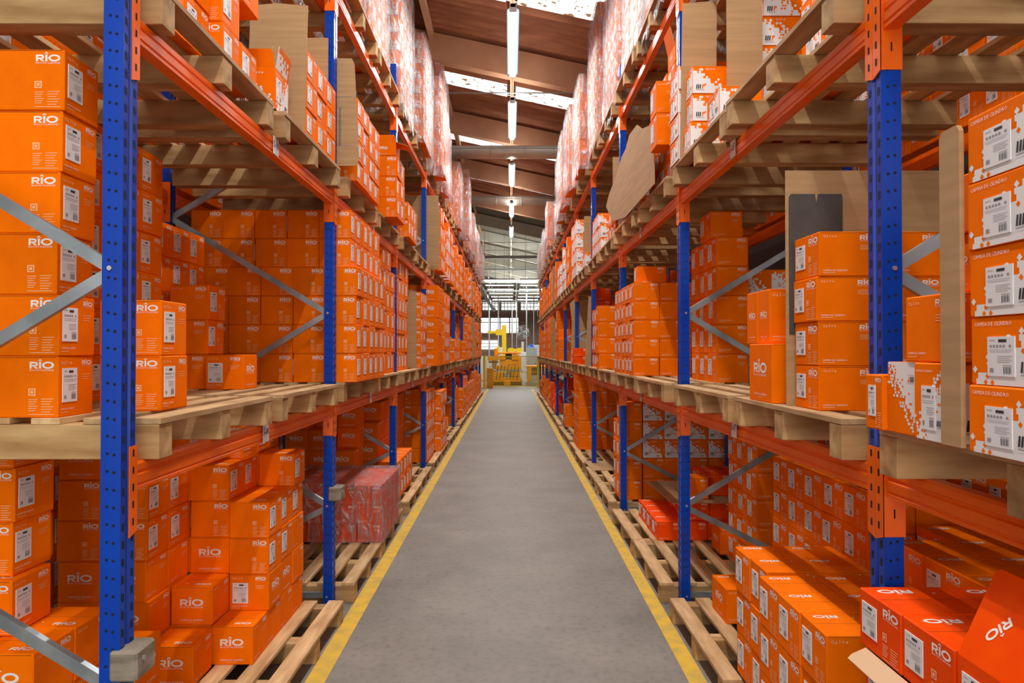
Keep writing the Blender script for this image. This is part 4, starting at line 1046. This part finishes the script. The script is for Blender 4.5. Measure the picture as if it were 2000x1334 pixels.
for k, rs in kinds.items():
    rs.sort(key=lambda r: -cnt.get(r['o'].name, 0))
    seen = [r for r in rs if cnt.get(r['o'].name, 0) > 0]
    keep = [r for r in rs if cnt.get(r['o'].name, 0) > 0][:LIMIT[k]]
    rest = rs[len(keep):]
    print('KIND', k, 'total', len(rs), 'seen', len(seen), 'kept', len(keep))
    if rest:
        mb = MB()
        for r in rest: lite_carton(r, mb)
        bpy.data.batch_remove([c for r in rest for c in CH.get(r['o'].name, [])] + [r['o'] for r in rest])
        o = mb.build(k + '_stock'); nm = k.replace('_', ' ')
        tag(o, 'rest of the %ss deeper and farther down both racks' % nm.replace('carton', 'carton'), 'cartons', kind='stuff')
labs = {}
for o in C.objects:
    if o.parent is None and 'label' in o: labs.setdefault(o['label'], []).append(o.name)
for l, ns in labs.items():
    if len(ns) > 1: print('DUPLABEL', l, ns[:3])

for k, (s, y0, X, ly, lx, lz, droop) in enumerate(WRAP):
    i = int((y0 - F0) / BAY); fr = (y0 - F0) / BAY - i
    film(s, y0, X, ly, lx, lz, PT[3] - .02, 'crumpled clear film round the %s load, %s top shelf, %s bay' % ('near' if fr < .4 else 'far', SIDE[s], ORD[i]), .16, 100 + k)
film(-1, 6.34, 1.13, .97, .89, .50, PT[0] + .01, 'clear film round the red cartons on the left floor pallet', .02, 5, .01, .01)
# ================================================================ production hall beyond the racks
def hall():
    # mesh fence with yellow posts and rails
    Y = 35.7; rt = empty('safety_fence', (0, Y, 0)); tag(rt, 'yellow framed wire mesh fence across the end of the aisle', 'fence')
    for x in (-1.30, 1.38):
        b = MB(); b.box(x - .06, x + .06, -.06, .06, 0, 1.58, 'yellowsteel'); b.box(x - .12, x + .12, -.1, .1, 0, .02, 'yellowsteel'); par(b.build('post'), rt)
    for z in (.07, .76, 1.54):
        b = MB(); b.box(-1.30, 1.40, -.025, .025, z - .02, z + .02, 'yellowsteel'); par(b.build('rail'), rt)
    b = MB()
    for k in range(44): x = -1.27 + k * .06; b.box(x, x + .012, -.004, .004, .07, 1.5, 'yellowsteel')
    for k in range(18): z = .1 + k * .08; b.box(-1.27, 1.37, .004, .010, z, z + .014, 'yellowsteel')
    p = par(b.build('wire_mesh'), rt)
    # orange cabinet in front
    rt = empty('orange_cabinet', (-.97, 35.2, 0)); tag(rt, 'narrow orange cabinet standing before the yellow fence', 'cabinet')
    b = MB(); b.cbox(-.19, .12, -.15, .15, 0, .98, 'machine', .01); par(b.build('body'), rt)
    b = MB(); b.box(-.17, .10, -.158, -.150, .1, .9, 'machine'); b.box(-.04, -.02, -.165, -.158, .4, .55, 'grey'); par(b.build('door'), rt)
    # big orange machine
    rt = empty('orange_machine', (-.15, 38.5, 0)); tag(rt, 'large orange casting machine behind the yellow fence', 'machine')
    def P(nm, *bx):
        b = MB()
        for (x0, x1, y0, y1, z0, z1, m) in bx: b.cbox(x0, x1, y0, y1, z0, z1, m, .02)
        par(b.build(nm), rt)
    P('base', (-.80, .75, -.5, .6, 0, .28, 'black'), (-.75, .7, -.6, .5, .18, .42, 'machine'), (-.2, .15, -.7, -.4, 0, .25, 'machine'))
    P('bed', (-.75, -.25, -.6, .5, .42, .66, 'machine'), (.18, .66, -.6, .5, .45, .72, 'machine'), (-.25, .18, -.5, .4, .42, .6, 'grey'))
    P('table', (-.80, .80, -.55, .5, .74, .82, 'grey'), (-.62, .6, -.5, .4, .82, 1.05, 'machine'))
    P('head', (-.42, .62, -.4, .4, 1.08, 1.34, 'machine'), (-.45, -.12, -.45, .4, 1.34, 1.58, 'machine'), (.22, .62, -.45, .4, 1.34, 1.62, 'machine'), (-.12, .22, -.38, .3, 1.34, 1.70, 'black'))
    P('top_cover', (-.50, .70, -.45, .45, 1.66, 1.76, 'machine'))
    P('side_column', (.55, .72, -.5, .3, .85, 1.5, 'machine'), (-1.05, -.48, -.5, .2, 1.30, 1.52, 'machine'), (-1.0, -.5, -.52, -.48, 1.18, 1.28, 'black'))
    P('arm', (-.72, -.52, -.3, .1, 1.52, 1.95, 'machine'), (-.56, -.44, -.3, .1, 1.6, 2.05, 'yellowsteel'))
    b = MB()
    for k in range(7): b.rod((-.6 + k * .18, -.62, .3 + .05 * (k % 3)), (-.5 + k * .18, -.62, 1.0 + .06 * (k % 2)), .022, 'black', 6)
    par(b.build('hose'), rt)
    # right machine block
    rt = empty('orange_press', (1.25, 38.0, 0)); tag(rt, 'smaller orange press at the right end of the fence', 'machine')
    for nm, z0, z1, x0, x1, m in (('base', 0, .2, -.45, .55, 'grey'), ('frame', .2, .95, -.35, -.15, 'machine'), ('frame', .2, .95, .25, .55, 'machine'), ('ram', .55, .95, -.15, .25, 'black'), ('top_cover', .95, 1.05, -.4, .6, 'machine')):
        b = MB(); b.cbox(x0, x1, -.4, .4, z0, z1, m, .02); par(b.build(nm), rt)
    # yellow column crane
    rt = empty('column_crane', (-.38, 43, 0)); tag(rt, 'yellow jib crane rising above the orange machine', 'crane')
    b = MB(); b.box(-.13, .13, -.13, .13, 0, 3.35, 'yellowsteel'); par(b.build('column'), rt)
    b = MB(); b.box(-1.0, -.1, -.1, .1, 2.85, 3.0, 'yellowsteel'); b.box(-.5, -.1, -.12, .12, 2.75, 3.1, 'yellowsteel'); par(b.build('jib_arm'), rt)
    b = MB(); b.box(.2, 1.1, -.1, .1, 1.78, 1.95, 'yellowsteel'); b.box(.3, .55, -.15, .15, 1.7, 2.0, 'yellowsteel'); b.box(.8, 1.05, -.15, .15, 1.7, 2.0, 'yellowsteel'); par(b.build('drive_unit'), rt)
    # fan
    rt = empty('stand_fan', (.78, 46, 0)); tag(rt, 'round caged fan on a white stand in the hall', 'fan')
    b = MB(); b.rod((0, 0, 0), (0, 0, 2.4), .09, 'palegrey', 12); par(b.build('stand'), rt)
    b = MB()
    for r in (.15, .30, .42):
        pts = [(r * math.cos(2 * math.pi * i / 20), -.1, 3.0 + r * math.sin(2 * math.pi * i / 20)) for i in range(20)]
        for i in range(20): b.rod(pts[i], pts[(i + 1) % 20], .014, 'grey', 5)
    for i in range(12): a = 2 * math.pi * i / 12; b.rod((0, -.1, 3.0), (.45 * math.cos(a), -.1, 3.0 + .45 * math.sin(a)), .006, 'grey', 4)
    par(b.build('cage'), rt)
    b = MB()
    for i in range(4):
        a = math.pi / 2 * i + .4; u = Vector((math.cos(a), 0, math.sin(a))); v = Vector((-math.sin(a), .25, math.cos(a)))
        o = Vector((0, -.02, 3.0)); b.add([o + u * .05 - v * .05, o + u * .38 - v * .10, o + u * .38 + v * .12, o + u * .05 + v * .05], [(0, 1, 2, 3)], 'grey')
    b.rod((0, -.08, 3.0), (0, .12, 3.0), .07, 'grey', 12); par(b.build('blades'), rt)
    # pale cabinets and a blue motor
    for x, y, w_, h, m, nm, lb in ((.65, 41, .5, 1.75, 'palegrey', 'control_cabinet', 'pale control cabinet right of the orange machine'), (1.25, 42, .55, 2.0, 'grey', 'control_cabinet', 'grey control cabinet by the right rack end'), (-1.5, 44, .7, 1.5, 'palegrey', 'control_cabinet', 'low pale cabinet left of the crane'), (-.62, 41.5, .34, 2.02, 'palegrey', 'control_cabinet', 'slim pale cabinet below the crane jib'), (1.6, 47, .6, 2.2, 'palegrey', 'control_cabinet', 'tall pale cabinet at the back right')):
        rt = empty(nm, (x, y, 0)); tag(rt, lb, 'cabinet')
        b = MB(); b.cbox(-w_ / 2, w_ / 2, -.2, .2, 0, h, m, .01); par(b.build('body'), rt)
        b = MB(); b.box(-w_ / 2 + .03, w_ / 2 - .03, -.21, -.2, .1, h - .08, m); b.box(w_ / 2 - .09, w_ / 2 - .07, -.225, -.21, h * .5, h * .5 + .12, 'black'); par(b.build('door'), rt)
    rt = empty('blue_motor', (1.30, 45, 1.9)); tag(rt, 'blue electric motor mounted above the machines', 'motor')
    b = MB(); b.rod((-.2, 0, .12), (.2, 0, .12), .12, 'bluetag', 14); par(b.build('housing'), rt); b = MB(); b.box(-.12, .12, -.1, .1, .22, .34, 'bluetag'); par(b.build('terminal_box'), rt); b = MB(); b.box(-.25, .25, -.15, .15, -1.9, 0, 'grey'); par(b.build('pedestal'), rt)
    # tall thin columns and service drops
    for k, (x, y, z1) in enumerate(((-2.05, 45, 6.6), (-1.55, 52, 6.8), (.1, 44, 4.6), (1.05, 47, 6.4), (1.62, 50, 6.3), (-.85, 50, 6.9), (.45, 52, 6.8))):
        b = MB(); b.rod((x, y, 0), (x, y, z1), .035, ('grey', 'palegrey')[k % 2], 8); tag(b.build('service_pole'), '%s thin upright service pole in the hall, counted from the left group' % ORD[k], 'pole', 'service poles in the hall')
    # crossing trusses and cable trays, pale
    for k, (y, z, m) in enumerate(((34.3, 6.3, 'palegrey'), (38.6, 6.2, 'palegrey'), (43.3, 6.0, 'white_beam'), (47.8, 5.8, 'palegrey'), (50, 5.7, 'white_beam'), (55, 5.6, 'palegrey'))):
        b = MB(); b.box(-4.5, 3, y - .06, y + .06, z - .07, z + .07, m); o = b.build('cable_tray'); tag(o, '%s pale cable tray crossing under the hall roof' % ORD[k], 'cable tray', 'cable trays under the hall roof')
    b = MB(); b.sweep([(-.12, -.1), (.12, -.1), (.12, .1), (-.12, .1)], (-1.9, 31.5, 5.6), (-1.35, 60, 5.2), (0, 0, 1), 'grey'); tag(b.build('crane_rail'), 'grey runway rail along the left side of the hall', 'rail')
    # lamps of the hall
    n = 0
    for y in (36, 39.5, 43, 47, 51, 55):
        for x in (-.6, 1.3):
            rt = empty('hall_lamp', (x, y, 5.35 + .02 * (y - 36))); tag(rt, '%s crosswise lamp of the bright hall, counted from the rack end' % (ORD[n] if n < 13 else 'last'), 'lamp', 'lamps of the production hall'); n += 1
            b = MB(); b.box(-.8, .8, -.06, .06, .02, .09, 'lampcase'); par(b.build('housing'), rt)
            for s in (-1, 1):
                b = MB(); b.rod((-.76, s * .04, 0), (.76, s * .04, 0), .02, 'tube', 8); par(b.build('tube'), rt)
            b = MB(); h = roofz(x) - rt.location.z; b.rod((-.5, 0, .09), (-.5, 0, h + .05), .005, 'wire', 5); b.rod((.5, 0, .09), (.5, 0, h - .12), .005, 'wire', 5); par(b.build('suspension_wire'), rt)
        z = 5.34 + .02 * (y - 36)
        for x in (-.6, 1.3): area('hall_light', (x, y, z), 1.5, .03, 75); area('hall_uplight', (x, y, z + .12), 1.5, .03, 26, rot=(math.pi, 0, 0))  # upward fills added over the lamps to lighten the hall roof
    for k, y in enumerate((37.5, 41, 45, 49.5, 54)):
        rt = empty('hall_lamp', (1.95 + .0 * k, y, 5.0)); tag(rt, '%s lengthwise lamp on the right side of the bright hall' % ORD[k], 'lamp', 'lamps of the production hall')
        b = MB(); b.box(-.09, .09, -1.1, 1.1, .02, .09, 'lampcase'); par(b.build('housing'), rt)
        for s in (-1, 1):
            b = MB(); b.rod((s * .05, -1.05, 0), (s * .05, 1.05, 0), .03, 'tube', 8); par(b.build('tube'), rt)
        b = MB(); h = roofz(1.95) - 5.0; b.rod((0, -.8, .09), (0, -.8, h), .006, 'wire', 5); b.rod((0, .8, .09), (0, .8, h), .006, 'wire', 5); par(b.build('suspension_wire'), rt)
    for k, (x, y) in enumerate(((-1.2, 33), (-.3, 34.5), (.7, 33.5), (1.4, 37), (-.8, 38), (.3, 40))):
        b = MB(); b.rod((x, y, 3.6 if k % 2 else 4.2), (x, y, roofz(x)), .008, 'wire', 5); tag(b.build('hanging_cable'), '%s thin cable hanging in the hall' % ORD[k], 'cable', 'thin hanging cables')
hall()
